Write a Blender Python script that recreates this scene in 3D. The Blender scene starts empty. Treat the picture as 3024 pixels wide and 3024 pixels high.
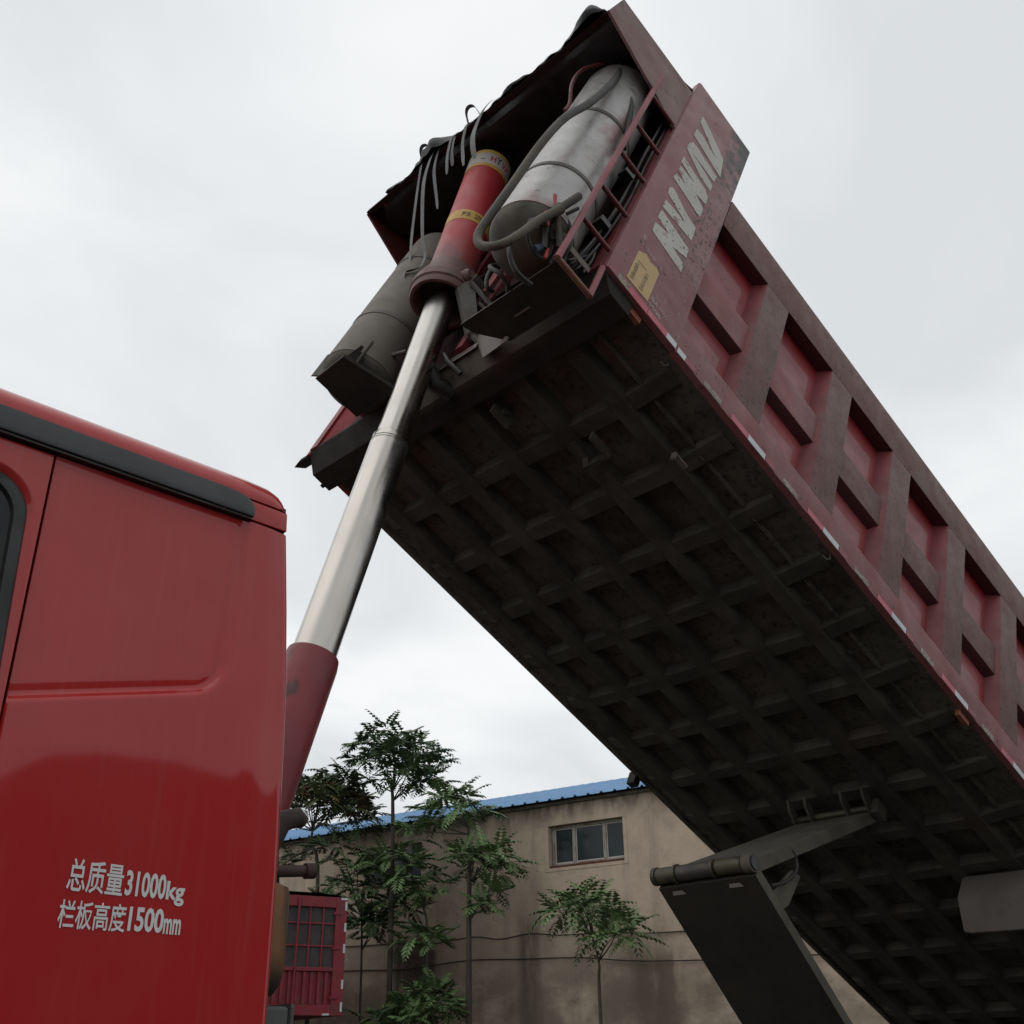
import bpy, bmesh, math, random
from mathutils import Vector, Matrix, noise
rnd = random.Random(7)
PI = math.pi
SC = bpy.context.scene
COL = SC.collection
CH = 1.35                      # eye height of the photographer above the ground

# ------------------------------------------------------------------ camera
cam_d = bpy.data.cameras.new('camera'); cam = bpy.data.objects.new('camera', cam_d); COL.objects.link(cam)
pitch, yaw, roll = 0.4697, 0.7948, 0.0125
fw = Vector((math.cos(pitch)*math.cos(yaw), math.cos(pitch)*math.sin(yaw), math.sin(pitch)))
rt = Vector((math.sin(yaw), -math.cos(yaw), 0)); dn = fw.cross(rt)
r2 = rt*math.cos(roll) + dn*math.sin(roll); d2 = dn*math.cos(roll) - rt*math.sin(roll)
cm = Matrix((r2, -d2, -fw)).transposed().to_4x4(); cm.translation = (0, 0, CH)
cam.matrix_world = cm
cam_d.sensor_width = 36; cam_d.lens = 3184.09/3024*36; cam_d.clip_start = .05; cam_d.clip_end = 2000
SC.camera = cam

# ------------------------------------------------------------------ world, sun, exposure
w = bpy.data.worlds.new('World'); SC.world = w; w.use_nodes = True
nt = w.node_tree; nt.nodes.clear()
def wn(t, **k):
    n = nt.nodes.new(t)
    for a, b in k.items(): setattr(n, a, b)
    return n
SUN_EL, SUN_AZ = math.radians(58), math.radians(150)     # sun direction measured from +X towards +Y
out = wn('ShaderNodeOutputWorld'); mix = wn('ShaderNodeMixShader')
sky = wn('ShaderNodeTexSky', sky_type='NISHITA', sun_disc=False, sun_elevation=SUN_EL, sun_rotation=PI/2-SUN_AZ)
b1 = wn('ShaderNodeBackground'); b1.inputs[1].default_value = .1
b2 = wn('ShaderNodeBackground'); b2.inputs[1].default_value = 1.0
tc = wn('ShaderNodeTexCoord'); sep = wn('ShaderNodeSeparateXYZ')
L = nt.links.new
L(tc.outputs['Generated'], sep.inputs[0])
def wm(op, a, b=None):
    n = wn('ShaderNodeMath', operation=op)
    for i, v in enumerate((a, b)):
        if v is None: continue
        if isinstance(v, (int, float)): n.inputs[i].default_value = v
        else: L(v, n.inputs[i])
    return n.outputs[0]
zz = wm('ADD', wm('MAXIMUM', sep.outputs[2], 0.0), .32)
cmb = wn('ShaderNodeCombineXYZ'); L(wm('DIVIDE', sep.outputs[0], zz), cmb.inputs[0]); L(wm('DIVIDE', sep.outputs[1], zz), cmb.inputs[1])
n1 = wn('ShaderNodeTexNoise'); n1.inputs['Scale'].default_value = 1.5; n1.inputs['Detail'].default_value = 5; n1.inputs['Roughness'].default_value = .48; n1.inputs['Distortion'].default_value = .4
mp = wn('ShaderNodeMapping'); mp.inputs['Location'].default_value = (3.1, 1.7, 0); mp.inputs['Rotation'].default_value = (0, 0, .6); mp.inputs['Scale'].default_value = (1.25, 1.45, 1)
L(cmb.outputs[0], mp.inputs[0]); L(mp.outputs[0], n1.inputs['Vector'])
cr = wn('ShaderNodeValToRGB'); e = cr.color_ramp.elements
e[0].position = .36; e[0].color = (.665, .69, .705, 1); e[1].position = .64; e[1].color = (.875, .885, .89, 1)
L(n1.outputs['Fac'], cr.inputs[0]); L(cr.outputs[0], b2.inputs[0]); L(sky.outputs[0], b1.inputs[0])
mix.inputs[0].default_value = .95
L(b1.outputs[0], mix.inputs[1]); L(b2.outputs[0], mix.inputs[2]); L(mix.outputs[0], out.inputs[0])
sd = bpy.data.lights.new('sun', 'SUN'); sd.energy = .55; sd.angle = math.radians(70); sd.color = (1, .97, .93)
so = bpy.data.objects.new('sun', sd); COL.objects.link(so)
sv = Vector((math.cos(SUN_EL)*math.cos(SUN_AZ), math.cos(SUN_EL)*math.sin(SUN_AZ), math.sin(SUN_EL)))
so.rotation_euler = sv.to_track_quat('Z', 'Y').to_euler(); so.location = (0, 0, 30)
vs = SC.view_settings; vs.view_transform = 'Standard'; vs.look = 'None'; vs.exposure = .15; vs.gamma = 1; vs.use_curve_mapping = False
SC.render.engine = 'CYCLES'
SC.cycles.max_bounces = 6; SC.cycles.use_denoising = True

# ------------------------------------------------------------------ materials
MATS = {}
def pmat(name, col, rough=.6, metal=0., var=.12, vscale=3., layers=(), coat=0., bump=None, spec=.5, trans=None, coatr=.1, uvmask=None):
    """principled paint/metal with broad colour variation and masked layers of dirt, rust, chips"""
    m = bpy.data.materials.new(name); m.use_nodes = True; t = m.node_tree; N = t.nodes; lk = t.links.new
    p = N['Principled BSDF']
    tcn = N.new('ShaderNodeTexCoord'); O = tcn.outputs['Object']
    def mapped(sc, loc=(0, 0, 0)):
        q = N.new('ShaderNodeMapping'); q.inputs['Scale'].default_value = sc if isinstance(sc, tuple) else (sc,)*3
        q.inputs['Location'].default_value = loc; lk(O, q.inputs[0]); return q.outputs[0]
    def nz(sc, det=4, ro=.6, loc=(0, 0, 0)):
        n = N.new('ShaderNodeTexNoise'); n.inputs['Scale'].default_value = 1; n.inputs['Detail'].default_value = det; n.inputs['Roughness'].default_value = ro
        lk(mapped(sc, loc), n.inputs['Vector']); return n.outputs['Fac']
    def rng(v, a, b, c=0., d=1., sm=True):
        n = N.new('ShaderNodeMapRange'); n.interpolation_type = 'SMOOTHSTEP' if sm else 'LINEAR'
        lk(v, n.inputs[0])
        for i, x in enumerate((a, b, c, d)): n.inputs[i+1].default_value = x
        return n.outputs[0]
    def mul(a, b):
        n = N.new('ShaderNodeMath'); n.operation = 'MULTIPLY'
        for i, x in enumerate((a, b)):
            if isinstance(x, (int, float)): n.inputs[i].default_value = x
            else: lk(x, n.inputs[i])
        return n.outputs[0]
    def mixc(f, a, b):
        n = N.new('ShaderNodeMix'); n.data_type = 'RGBA'
        lk(f, n.inputs[0])
        for i, x in ((6, a), (7, b)):
            if isinstance(x, tuple): n.inputs[i].default_value = (*x[:3], 1)
            else: lk(x, n.inputs[i])
        return n.outputs[2]
    lo = tuple(c*(1-var) for c in col); hi = tuple(min(1, c*(1+var)) for c in col)
    c = mixc(rng(nz(vscale), .3, .7), lo, hi)
    r = None
    sepn = N.new('ShaderNodeSeparateXYZ'); lk(O, sepn.inputs[0])
    for i, l in enumerate(layers):
        k = l.get('kind', 'noise'); sc = l.get('scale', 5.)
        if k == 'noise': f = nz(sc, l.get('det', 5), l.get('ro', .62), (i*3.7, i*1.3, i*2.1))
        elif k == 'crack':
            n_ = N.new('ShaderNodeMath'); n_.operation = 'SUBTRACT'; lk(nz(sc, 5, .6, (i, 2, 3)), n_.inputs[0]); n_.inputs[1].default_value = .5
            m2_ = N.new('ShaderNodeMath'); m2_.operation = 'ABSOLUTE'; lk(n_.outputs[0], m2_.inputs[0]); f = m2_.outputs[0]
        elif k == 'voro':
            v = N.new('ShaderNodeTexVoronoi'); v.feature = 'F1'; v.inputs['Scale'].default_value = 1; v.inputs['Randomness'].default_value = 1
            wob = N.new('ShaderNodeTexNoise'); wob.inputs['Scale'].default_value = 30; lk(O, wob.inputs['Vector'])
            va = N.new('ShaderNodeVectorMath'); va.operation = 'SCALE'; va.inputs[3].default_value = .03; lk(wob.outputs['Color'], va.inputs[0])
            vb = N.new('ShaderNodeVectorMath'); vb.operation = 'ADD'; lk(O, vb.inputs[0]); lk(va.outputs[0], vb.inputs[1])
            q = N.new('ShaderNodeMapping'); q.inputs['Scale'].default_value = sc if isinstance(sc, tuple) else (sc,)*3; lk(vb.outputs[0], q.inputs[0])
            lk(q.outputs[0], v.inputs['Vector']); f = v.outputs['Distance']
            if 'rand' in l:   # vary spot radius cell by cell
                sb = N.new('ShaderNodeSeparateColor'); lk(v.outputs['Color'], sb.inputs[0])
                ad = N.new('ShaderNodeMath'); ad.operation = 'ADD'; lk(f, ad.inputs[0]); lk(mul(sb.outputs[0], l['rand']), ad.inputs[1]); f = ad.outputs[0]
        f = rng(f, l['lo'], l['hi'])
        for ax, a, b in l.get('grad', ()):
            f = mul(f, rng(sepn.outputs[ax], a, b))
        if 'patch' in l: f = mul(f, rng(nz(l['patch'][0], 2), l['patch'][1], l['patch'][2]))
        f = mul(f, l.get('amt', 1.))
        c = mixc(f, c, l['col'])
    if uvmask:   # dust patch in the middle of a pressed panel, clean paint along two sides
        uv = N.new('ShaderNodeSeparateXYZ'); lk(tcn.outputs['UV'], uv.inputs[0])
        wb = nz(9, 2)
        def edge(o, a, b):
            ad = N.new('ShaderNodeMath'); ad.operation = 'ADD'; lk(o, ad.inputs[0]); lk(mul(wb, .03), ad.inputs[1]); return rng(ad.outputs[0], a, b)
        f = mul(edge(uv.outputs[0], uvmask[0], uvmask[0]-.012), edge(uv.outputs[1], uvmask[1], uvmask[1]-.03))
        c = mixc(mul(f, .93), c, uvmask[2]) if not uvmask[3] else mixc(mul(f, .93), c, mixc(rng(nz((14, 14, 14), 6, .7), .35, .65), uvmask[2], uvmask[3]))
        v = N.new('ShaderNodeTexVoronoi'); v.inputs['Scale'].default_value = 26; lk(O, v.inputs['Vector'])
        c = mixc(mul(rng(v.outputs['Distance'], .2, .1), rng(nz(2.5, 2), .45, .62)), c, (.03, .016, .014))
    lk(c, p.inputs['Base Color'])
    p.inputs['Metallic'].default_value = metal; p.inputs['Specular IOR Level'].default_value = spec
    lk(rng(nz(vscale*2.3, 3), .25, .75, max(.02, rough-.1), min(1, rough+.1)), p.inputs['Roughness'])
    p.inputs['Coat Weight'].default_value = coat; p.inputs['Coat Roughness'].default_value = coatr
    if trans:
        p.inputs['Transmission Weight'].default_value = trans
    if bump:
        b = N.new('ShaderNodeBump'); b.inputs['Strength'].default_value = bump[1]; b.inputs['Distance'].default_value = bump[2]
        lk(nz(bump[0], 6, .65), b.inputs['Height']); lk(b.outputs[0], p.inputs['Normal'])
    MATS[name] = m
    return m
DUST = (.125, .080, .068)
CHIPC = (.028, .016, .014)
chips = dict(kind='voro', scale=(40, 40, 27), lo=.40, hi=.28, rand=.5, col=CHIPC, patch=(2.2, .42, .60), amt=.8)
chips2 = dict(kind='voro', scale=(75, 60, 26), lo=.46, hi=.30, rand=.5, col=(.05, .028, .025), patch=(5., .36, .50), amt=.8)
M_BED = pmat('dusty_red_paint', (.205, .062, .064), .62, var=.12, layers=[
    dict(scale=2.0, lo=.40, hi=.68, col=(.18, .088, .084), amt=.7), dict(scale=(22, 22, 22), det=6, lo=.56, hi=.72, col=(.13, .06, .056), amt=.5), chips], bump=(40, .25, .004))
M_POST = pmat('weathered_post_paint', (.150, .064, .058), .68, var=.14, layers=[
    dict(scale=3.0, lo=.38, hi=.66, col=DUST, amt=.85), dict(scale=(30, 30, 16), det=7, lo=.52, hi=.68, col=(.085, .045, .04), amt=.75), chips2, chips], bump=(40, .35, .005))
M_PANEL = pmat('pressed_panel_paint', (.20, .008, .014), .5, var=.15, layers=[dict(scale=9, lo=.5, hi=.75, col=(.085, .02, .02), amt=.5)],
    uvmask=(.875, .70, (.275, .082, .092), (.22, .078, .080)), bump=(30, .2, .004))
M_FRONT = pmat('front_side_panel_paint', (.225, .078, .084), .55, var=.10, layers=[
    dict(scale=1.6, lo=.42, hi=.66, col=(.20, .098, .10), amt=.7),
    dict(scale=(7, 7, 1.2), det=4, lo=.60, hi=.70, col=(.15, .09, .092), amt=.5),
    dict(kind='voro', scale=(44, 26, 26), lo=.47, hi=.33, rand=.35, col=CHIPC, grad=((0, .22, .42), (2, 1.75, 1.25), (2, .35, .8)), amt=.95, patch=(5, .34, .46)),
    dict(kind='voro', scale=24, lo=.34, hi=.22, rand=.4, col=CHIPC, patch=(3, .46, .58)),
    dict(scale=(34, 34, 17), det=3, lo=.575, hi=.60, col=(.035, .018, .016), grad=((0, .24, .36), (2, 1.50, 1.15), (2, .35, .75)), amt=.95),
    dict(scale=(24, 24, 11), det=4, lo=.56, hi=.60, col=(.04, .02, .018), grad=((0, .34, .50), (2, 1.35, 1.6)), amt=.9),
    dict(scale=(11, 11, 11), det=7, ro=.75, lo=.42, hi=.54, col=(.022, .017, .017), grad=((0, .33, .45), (2, 1.50, 1.80)), amt=.97), dict(scale=(4, 4, 4), det=4, lo=.3, hi=.4, col=(.02, .016, .016), grad=((0, .47, .52), (2, 1.9, 2.05)), amt=.95),
    dict(scale=(60, 60, 20), det=3, lo=.58, hi=.66, col=(.30, .26, .26), grad=((0, .12, .2), (2, .52, .42), (2, .05, .1)), amt=.55, patch=(9, .45, .6))],
    bump=(34, .3, .004))
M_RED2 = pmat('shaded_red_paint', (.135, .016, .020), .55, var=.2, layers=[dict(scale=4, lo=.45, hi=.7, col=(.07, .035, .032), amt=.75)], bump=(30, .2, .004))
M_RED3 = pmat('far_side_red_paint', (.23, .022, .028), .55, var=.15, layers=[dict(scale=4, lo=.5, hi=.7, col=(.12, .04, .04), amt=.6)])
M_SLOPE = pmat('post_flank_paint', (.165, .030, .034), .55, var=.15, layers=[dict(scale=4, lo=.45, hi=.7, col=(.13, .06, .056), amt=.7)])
M_CPLATE = pmat('sooty_canopy_plate', (.185, .088, .086), .6, var=.12, layers=[dict(scale=(3, 3, 3), det=5, lo=.42, hi=.66, col=(.15, .11, .095), amt=.8), dict(scale=(5, 5, 9), det=5, lo=.56, hi=.66, col=(.05, .035, .032), amt=.8)], bump=(30, .25, .004))
M_WALLF = pmat('front_wall_grimy_red', (.034, .009, .010), .8, var=.3, spec=.12, layers=[dict(scale=3, lo=.4, hi=.65, col=(.018, .014, .014), amt=.9), dict(scale=3, lo=.2, hi=.45, col=(.21, .026, .032), grad=((1, 1.95, 2.15), (2, .75, .45)), amt=.9)])
M_LADDER = pmat('ladder_red_paint', (.21, .055, .065), .55, var=.12, layers=[dict(scale=(20, 20, 9), lo=.62, hi=.72, col=(.14, .06, .03), amt=.8)], bump=(60, .2, .002))
M_LADD2 = pmat('ladder_bare_rail', (.13, .045, .03), .6, var=.3, layers=[dict(scale=8, lo=.45, hi=.55, col=(.16, .09, .035), amt=.9)])
M_UNDER = pmat('muddy_underside', (.088, .081, .067), .9, var=.35, vscale=2.4, spec=.15, layers=[
    dict(scale=(6, 6, 6), det=7, lo=.45, hi=.66, col=(.11, .10, .082), amt=.8), dict(scale=1.3, lo=.5, hi=.7, col=(.026, .020, .017), amt=.7),
    dict(scale=26, det=6, lo=.5, hi=.7, col=(.012, .011, .010), amt=.7)], bump=(22, .6, .012))
M_RIB = pmat('muddy_floor_rib', (.066, .061, .051), .88, var=.3, spec=.15, layers=[dict(scale=5, det=7, lo=.46, hi=.66, col=(.044, .04, .034), amt=.8),
    dict(scale=2, lo=.55, hi=.7, col=(.075, .056, .045), amt=.6)], bump=(24, .6, .010))
M_SILL = pmat('muddy_lit_sill', (.028, .025, .022), .85, var=.2, spec=.2, layers=[dict(scale=2.5, lo=.2, hi=.5, col=(.082, .070, .058), grad=((1, 1.55, 1.35), (1, .25, .75), (0, .16, .09)), amt=.95), dict(scale=(3, 3, 3), det=6, lo=.60, hi=.66, col=(.06, .03, .03), amt=.4), dict(scale=12, det=6, lo=.5, hi=.7, col=(.035, .03, .026), amt=.8)], bump=(24, .5, .008))  # mud, with the lit middle of the front face painted in paler
M_PLATE = pmat('grimy_steel_plate', (.030, .027, .023), .8, var=.2, spec=.2, layers=[dict(scale=4, lo=.45, hi=.7, col=(.018, .016, .015), amt=.8)], bump=(20, .3, .005))
M_GREYPL = pmat('dusty_grey_plate', (.15, .13, .115), .75, var=.15, layers=[dict(scale=6, lo=.45, hi=.7, col=(.09, .08, .07), amt=.7)])
M_TANK = pmat('silver_tank_paint', (.34, .335, .325), .42, metal=.45, var=.10, vscale=4, layers=[
    dict(scale=(2.6, 2.6, 1.7), det=5, lo=.45, hi=.60, col=(.20, .085, .088), amt=.7, grad=((1, .26, .13),)),
    dict(scale=(34, 34, 34), det=5, lo=.52, hi=.75, col=(.22, .205, .19), amt=.55),
    dict(scale=(5, 5, 5), det=7, ro=.75, lo=.585, hi=.62, col=(.11, .10, .09), amt=.6),
    dict(scale=3, lo=.42, hi=.7, col=(.27, .22, .20), amt=.55, grad=((2, .75, .25),))], bump=(16, .35, .010))
M_TANKD = pmat('grimy_tank_end', (.075, .067, .052), .75, var=.2, layers=[dict(scale=5, det=6, lo=.45, hi=.7, col=(.035, .03, .025), amt=.9)], bump=(22, .4, .006))
M_TANK2 = pmat('dust_coated_tank', (.125, .110, .092), .66, metal=.1, var=.12, layers=[dict(scale=3, det=6, lo=.45, hi=.7, col=(.080, .070, .060), amt=.7),
    dict(scale=(9, 9, 9), det=7, lo=.66, hi=.72, col=(.05, .045, .04), amt=.5)], bump=(18, .25, .006))
M_STRAPM = pmat('tank_strap_steel', (.085, .078, .068), .6, metal=.2)
M_HRED = pmat('hoist_red_paint', (.36, .022, .030), .5, var=.08, coat=.08, coatr=.4, layers=[
    dict(scale=(4, 4, 1.5), det=5, lo=.40, hi=.70, col=(.30, .07, .075), amt=.4, grad=((2, 1.25, .45),)),
    dict(scale=(5, 5, 3), det=5, lo=.25, hi=.6, col=(.13, .075, .066), amt=.85, grad=((2, .50, .24),))], bump=(26, .12, .003))
M_HCOL = pmat('hoist_collar_paint', (.135, .070, .065), .6, var=.2, layers=[dict(scale=8, lo=.5, hi=.66, col=(.075, .052, .045), amt=.8)])
M_HDARK = pmat('oily_black_steel', (.016, .015, .014), .45, var=.3)
M_ROD = pmat('chromed_stage', (.46, .445, .42), .26, metal=1.0, var=.04, vscale=2, layers=[
    dict(scale=(5, 5, .6), det=3, lo=.45, hi=.7, col=(.46, .42, .37), amt=.6), dict(scale=(14, 14, .8), det=3, lo=.52, hi=.7, col=(.36, .36, .40), amt=.5),
    dict(scale=(2, 2, 1), lo=.56, hi=.7, col=(.36, .27, .18), amt=.4)])
M_HRED2 = pmat('hoist_lower_paint', (.20, .020, .026), .5, var=.12, layers=[dict(scale=(9, 9, 4), det=7, lo=.57, hi=.64, col=(.045, .02, .022), amt=.8), dict(scale=2.5, lo=.45, hi=.7, col=(.12, .03, .035), amt=.7)], bump=(30, .2, .003))
M_YEL = pmat('yellow_label', (.48, .29, .055), .55, var=.08, layers=[dict(scale=6, lo=.5, hi=.72, col=(.36, .19, .06), amt=.7)])
M_YEL2 = pmat('yellow_plate_print', (.45, .315, .13), .6, var=.08, layers=[dict(scale=(12, 12, 12), lo=.50, hi=.66, col=(.34, .25, .20), grad=((2, .2, .34),), amt=.9), dict(scale=5, lo=.55, hi=.7, col=(.38, .20, .12), amt=.5)])
M_LABW = pmat('label_grey_white', (.42, .39, .36), .5)
M_INK = pmat('black_print', (.03, .026, .022), .6)
M_INKR = pmat('red_print', (.42, .05, .07), .5)
M_WHITEP = pmat('white_lettering', (.43, .42, .38), .6, var=.06, layers=[dict(scale=(10, 10, 10), det=6, lo=.60, hi=.64, col=(.22, .085, .09), amt=.8),
    dict(kind='voro', scale=(50, 40, 40), lo=.42, hi=.3, rand=.4, col=(.06, .04, .035), grad=((2, 1.9, 1.15), (2, .4, .7)), patch=(6, .36, .48))])
M_CHALK = pmat('worn_chalk_lettering', (.44, .38, .38), .7, layers=[dict(scale=(30, 30, 30), lo=.50, hi=.58, col=(.23, .10, .105), amt=.85)])
M_UNDERSHADE = pmat('bare_shaded_paint', (.062, .009, .012), .6, var=.2)  # undersides of the rails, dark with painted-in shade
M_STENCIL = pmat('stencil_white', (.62, .60, .60), .6, var=.05)
M_CAB = pmat('cab_red_enamel', (.36, .008, .009), .5, var=.03, vscale=1.5, coat=.75, coatr=.05, spec=.2, layers=[dict(scale=1.2, lo=.4, hi=.75, col=(.33, .012, .012), amt=.5), dict(scale=(45, 45, 2.), det=4, lo=.5, hi=.8, col=(.36, .07, .065), amt=.22), dict(kind='voro', scale=9, lo=.045, hi=.03, col=(.12, .01, .01), patch=(3, .5, .55), amt=.8), dict(scale=(3, 3, 3), det=5, lo=.45, hi=.7, col=(.34, .05, .045), amt=.18)], bump=(900, .015, .0004))
M_CABIN = pmat('cab_inner_dark', (.012, .010, .012), .6)
M_TRIM = pmat('black_plastic_trim', (.020, .023, .025), .42, var=.06)
M_TRIM2 = pmat('black_rubber', (.010, .010, .011), .5)
M_GLASS = pmat('dark_window_glass', (.006, .007, .008), .08, var=.02, spec=.25)
M_TAPER = pmat('reflective_red_tape', (.40, .055, .085), .45, var=.06)
M_TAPEW = pmat('reflective_white_tape', (.46, .49, .51), .4, var=.05)
M_TAPEF = pmat('faded_red_tape', (.24, .035, .045), .55, var=.15, layers=[dict(scale=30, lo=.5, hi=.6, col=(.17, .06, .06), amt=.7)])
M_TAPEO = pmat('worn_tape', (.24, .21, .16), .6, var=.15, layers=[dict(scale=40, det=5, lo=.5, hi=.58, col=(.10, .06, .05), amt=.9)])
M_ORANGE = pmat('amber_reflector', (.26, .085, .045), .4, var=.15)
M_RUBBER = pmat('black_hose_rubber', (.028, .027, .026), .6, layers=[dict(scale=9, lo=.45, hi=.7, col=(.05, .045, .038), amt=.8)])
M_HOSE = pmat('muddy_hose', (.045, .043, .040), .7, var=.1, layers=[dict(scale=7, lo=.3, hi=.55, col=(.105, .088, .064), grad=((2, .75, .1),), amt=.9)])
M_REDPL = pmat('red_plastic', (.35, .03, .035), .5)
M_BLUEV = pmat('blue_valve', (.035, .065, .10), .5)
M_GREYM = pmat('grimy_fitting', (.055, .050, .044), .6, metal=.3, layers=[dict(scale=14, lo=.45, hi=.65, col=(.09, .075, .055), amt=.7)])
M_TARP = pmat('black_tarpaulin', (.0165, .0170, .018), .55, var=.2, layers=[dict(scale=5, lo=.5, hi=.7, col=(.028, .027, .025), amt=.7)], bump=(12, .5, .012))
M_WEB = pmat('grey_webbing', (.105, .108, .112), .6, var=.12)
M_ARM = pmat('grimy_arm_steel', (.088, .078, .060), .8, var=.18, layers=[dict(scale=7, det=6, lo=.45, hi=.68, col=(.055, .048, .04), amt=.8)], bump=(24, .3, .005))
M_ARMD = pmat('dark_arm_steel', (.024, .022, .017), .8, var=.3, layers=[dict(scale=3, lo=.45, hi=.7, col=(.034, .026, .018), amt=.8)])  # darker steel for the lower arm, its two flanks excepted
M_TUBE = pmat('pivot_tube_steel', (.070, .060, .035), .55, metal=.2, layers=[dict(scale=8, lo=.4, hi=.65, col=(.028, .026, .024), amt=.9)])
M_CAN = pmat('rusty_ochre_canister', (.20, .085, .026), .6, var=.2, layers=[dict(scale=(6, 6, .8), det=4, lo=.5, hi=.62, col=(.06, .035, .02), amt=.8), dict(scale=3, lo=.3, hi=.6, col=(.018, .013, .010), grad=((2, CH+.30, CH+.19),), amt=.95)])
M_RUST = pmat('rusty_pipe', (.030, .020, .018), .7, layers=[dict(scale=8, lo=.45, hi=.65, col=(.06, .034, .028), amt=.7)])
M_GBOX = pmat('grey_green_box', (.075, .085, .078), .7)
M_CONC = pmat('weathered_render', (.45, .362, .278), .9, var=.10, vscale=.8, spec=.15, layers=[
    dict(scale=(1.1, 1.1, 1.1), det=6, lo=.48, hi=.70, col=(.33, .268, .21), amt=.75),
    dict(scale=(4, 4, 4), det=7, ro=.7, lo=.52, hi=.70, col=(.31, .25, .195), amt=.6),
    dict(scale=(2.4, 2.4, .22), det=5, lo=.55, hi=.68, col=(.24, .19, .15), amt=.4),
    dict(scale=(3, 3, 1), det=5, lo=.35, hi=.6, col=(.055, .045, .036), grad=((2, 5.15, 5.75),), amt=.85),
    dict(scale=(3, 3, .6), det=4, lo=.25, hi=.55, col=(.035, .029, .024), grad=((0, -13.4, -13.75), (0, -14.95, -14.5), (2, 3.75, 3.15)), amt=.93),
    dict(scale=(3, 3, .6), det=4, lo=.25, hi=.55, col=(.055, .045, .037), grad=((0, -11.2, -11.45), (0, -11.85, -11.6), (2, 4.1, 3.2)), amt=.8),
    dict(scale=(3, 3, .9), det=4, lo=.25, hi=.5, col=(.085, .055, .04), grad=((0, -8.3, -8.7), (0, -9.6, -9.2), (2, 3.2, 2.7)), amt=.7),
    dict(kind='crack', scale=(.8, .8, 1.3), lo=.007, hi=.002, col=(.15, .12, .095), amt=.5, patch=(1.2, .55, .62)),
    dict(scale=(1, 1, 1.5), det=4, lo=.30, hi=.6, col=(.145, .118, .092), grad=((2, 3.7, 2.2),), amt=.75)],
    bump=(9, .5, .02))
M_CORN = pmat('shaded_cornice', (.15, .13, .10), .9, var=.2, vscale=2, layers=[dict(scale=3, lo=.4, hi=.65, col=(.07, .06, .05), amt=.8)])  # shadow under the eaves is put into the cornice colour
M_ROOF = pmat('blue_roof_sheet', (.13, .275, .47), .5, var=.08, vscale=1, layers=[dict(scale=(5, 5, 5), det=6, lo=.64, hi=.70, col=(.03, .06, .12), amt=.6)])
M_WFRAME = pmat('weathered_window_frame', (.27, .25, .21), .6, layers=[dict(scale=(4, 4, 3), det=5, lo=.47, hi=.6, col=(.13, .06, .02), amt=.75)])
M_RUSTB = pmat('rusty_sill', (.085, .028, .014), .8, var=.3)
M_PANE = pmat('dirty_window_pane', (.014, .020, .022), .14, var=.3, vscale=2, spec=.35)
M_CABLE = pmat('dark_cable', (.022, .018, .015), .7)
M_LEAF = pmat('ailanthus_leaf', (.095, .155, .058), .55, var=.35, vscale=2.2, spec=.3)
M_LEAFD = pmat('dark_ailanthus_leaf', (.060, .100, .040), .6, var=.35, vscale=2.2, spec=.3)
M_LEAFR = pmat('reddening_leaf', (.062, .084, .032), .6, var=.3, spec=.3, layers=[dict(scale=1.6, lo=.55, hi=.68, col=(.15, .058, .022), amt=.8)])
M_BARK = pmat('grey_brown_bark', (.055, .045, .036), .85, var=.25, bump=(30, .4, .01))
M_CRED = pmat('cargo_red_paint', (.19, .010, .018), .6, var=.15, layers=[dict(scale=3, lo=.5, hi=.7, col=(.085, .018, .024), amt=.8), dict(scale=(9, 9, 3), det=6, lo=.52, hi=.66, col=(.06, .03, .032), amt=.6)])
M_CMESH = pmat('grey_mesh_cloth', (.045, .036, .038), .8, var=.2, vscale=9)
M_TYRE = pmat('tyre_rubber', (.02, .02, .02), .8)
M_RIM = pmat('wheel_rim', (.2, .19, .18), .5, metal=.4)
M_GROUND = pmat('yard_ground', (.075, .067, .058), .95, var=.2, vscale=.3, layers=[dict(scale=.8, lo=.45, hi=.65, col=(.05, .044, .038), amt=.7)], bump=(4, .4, .02))
M_NEAR = pmat('dark_truck_paint', (.02, .02, .024), .5)

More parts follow.
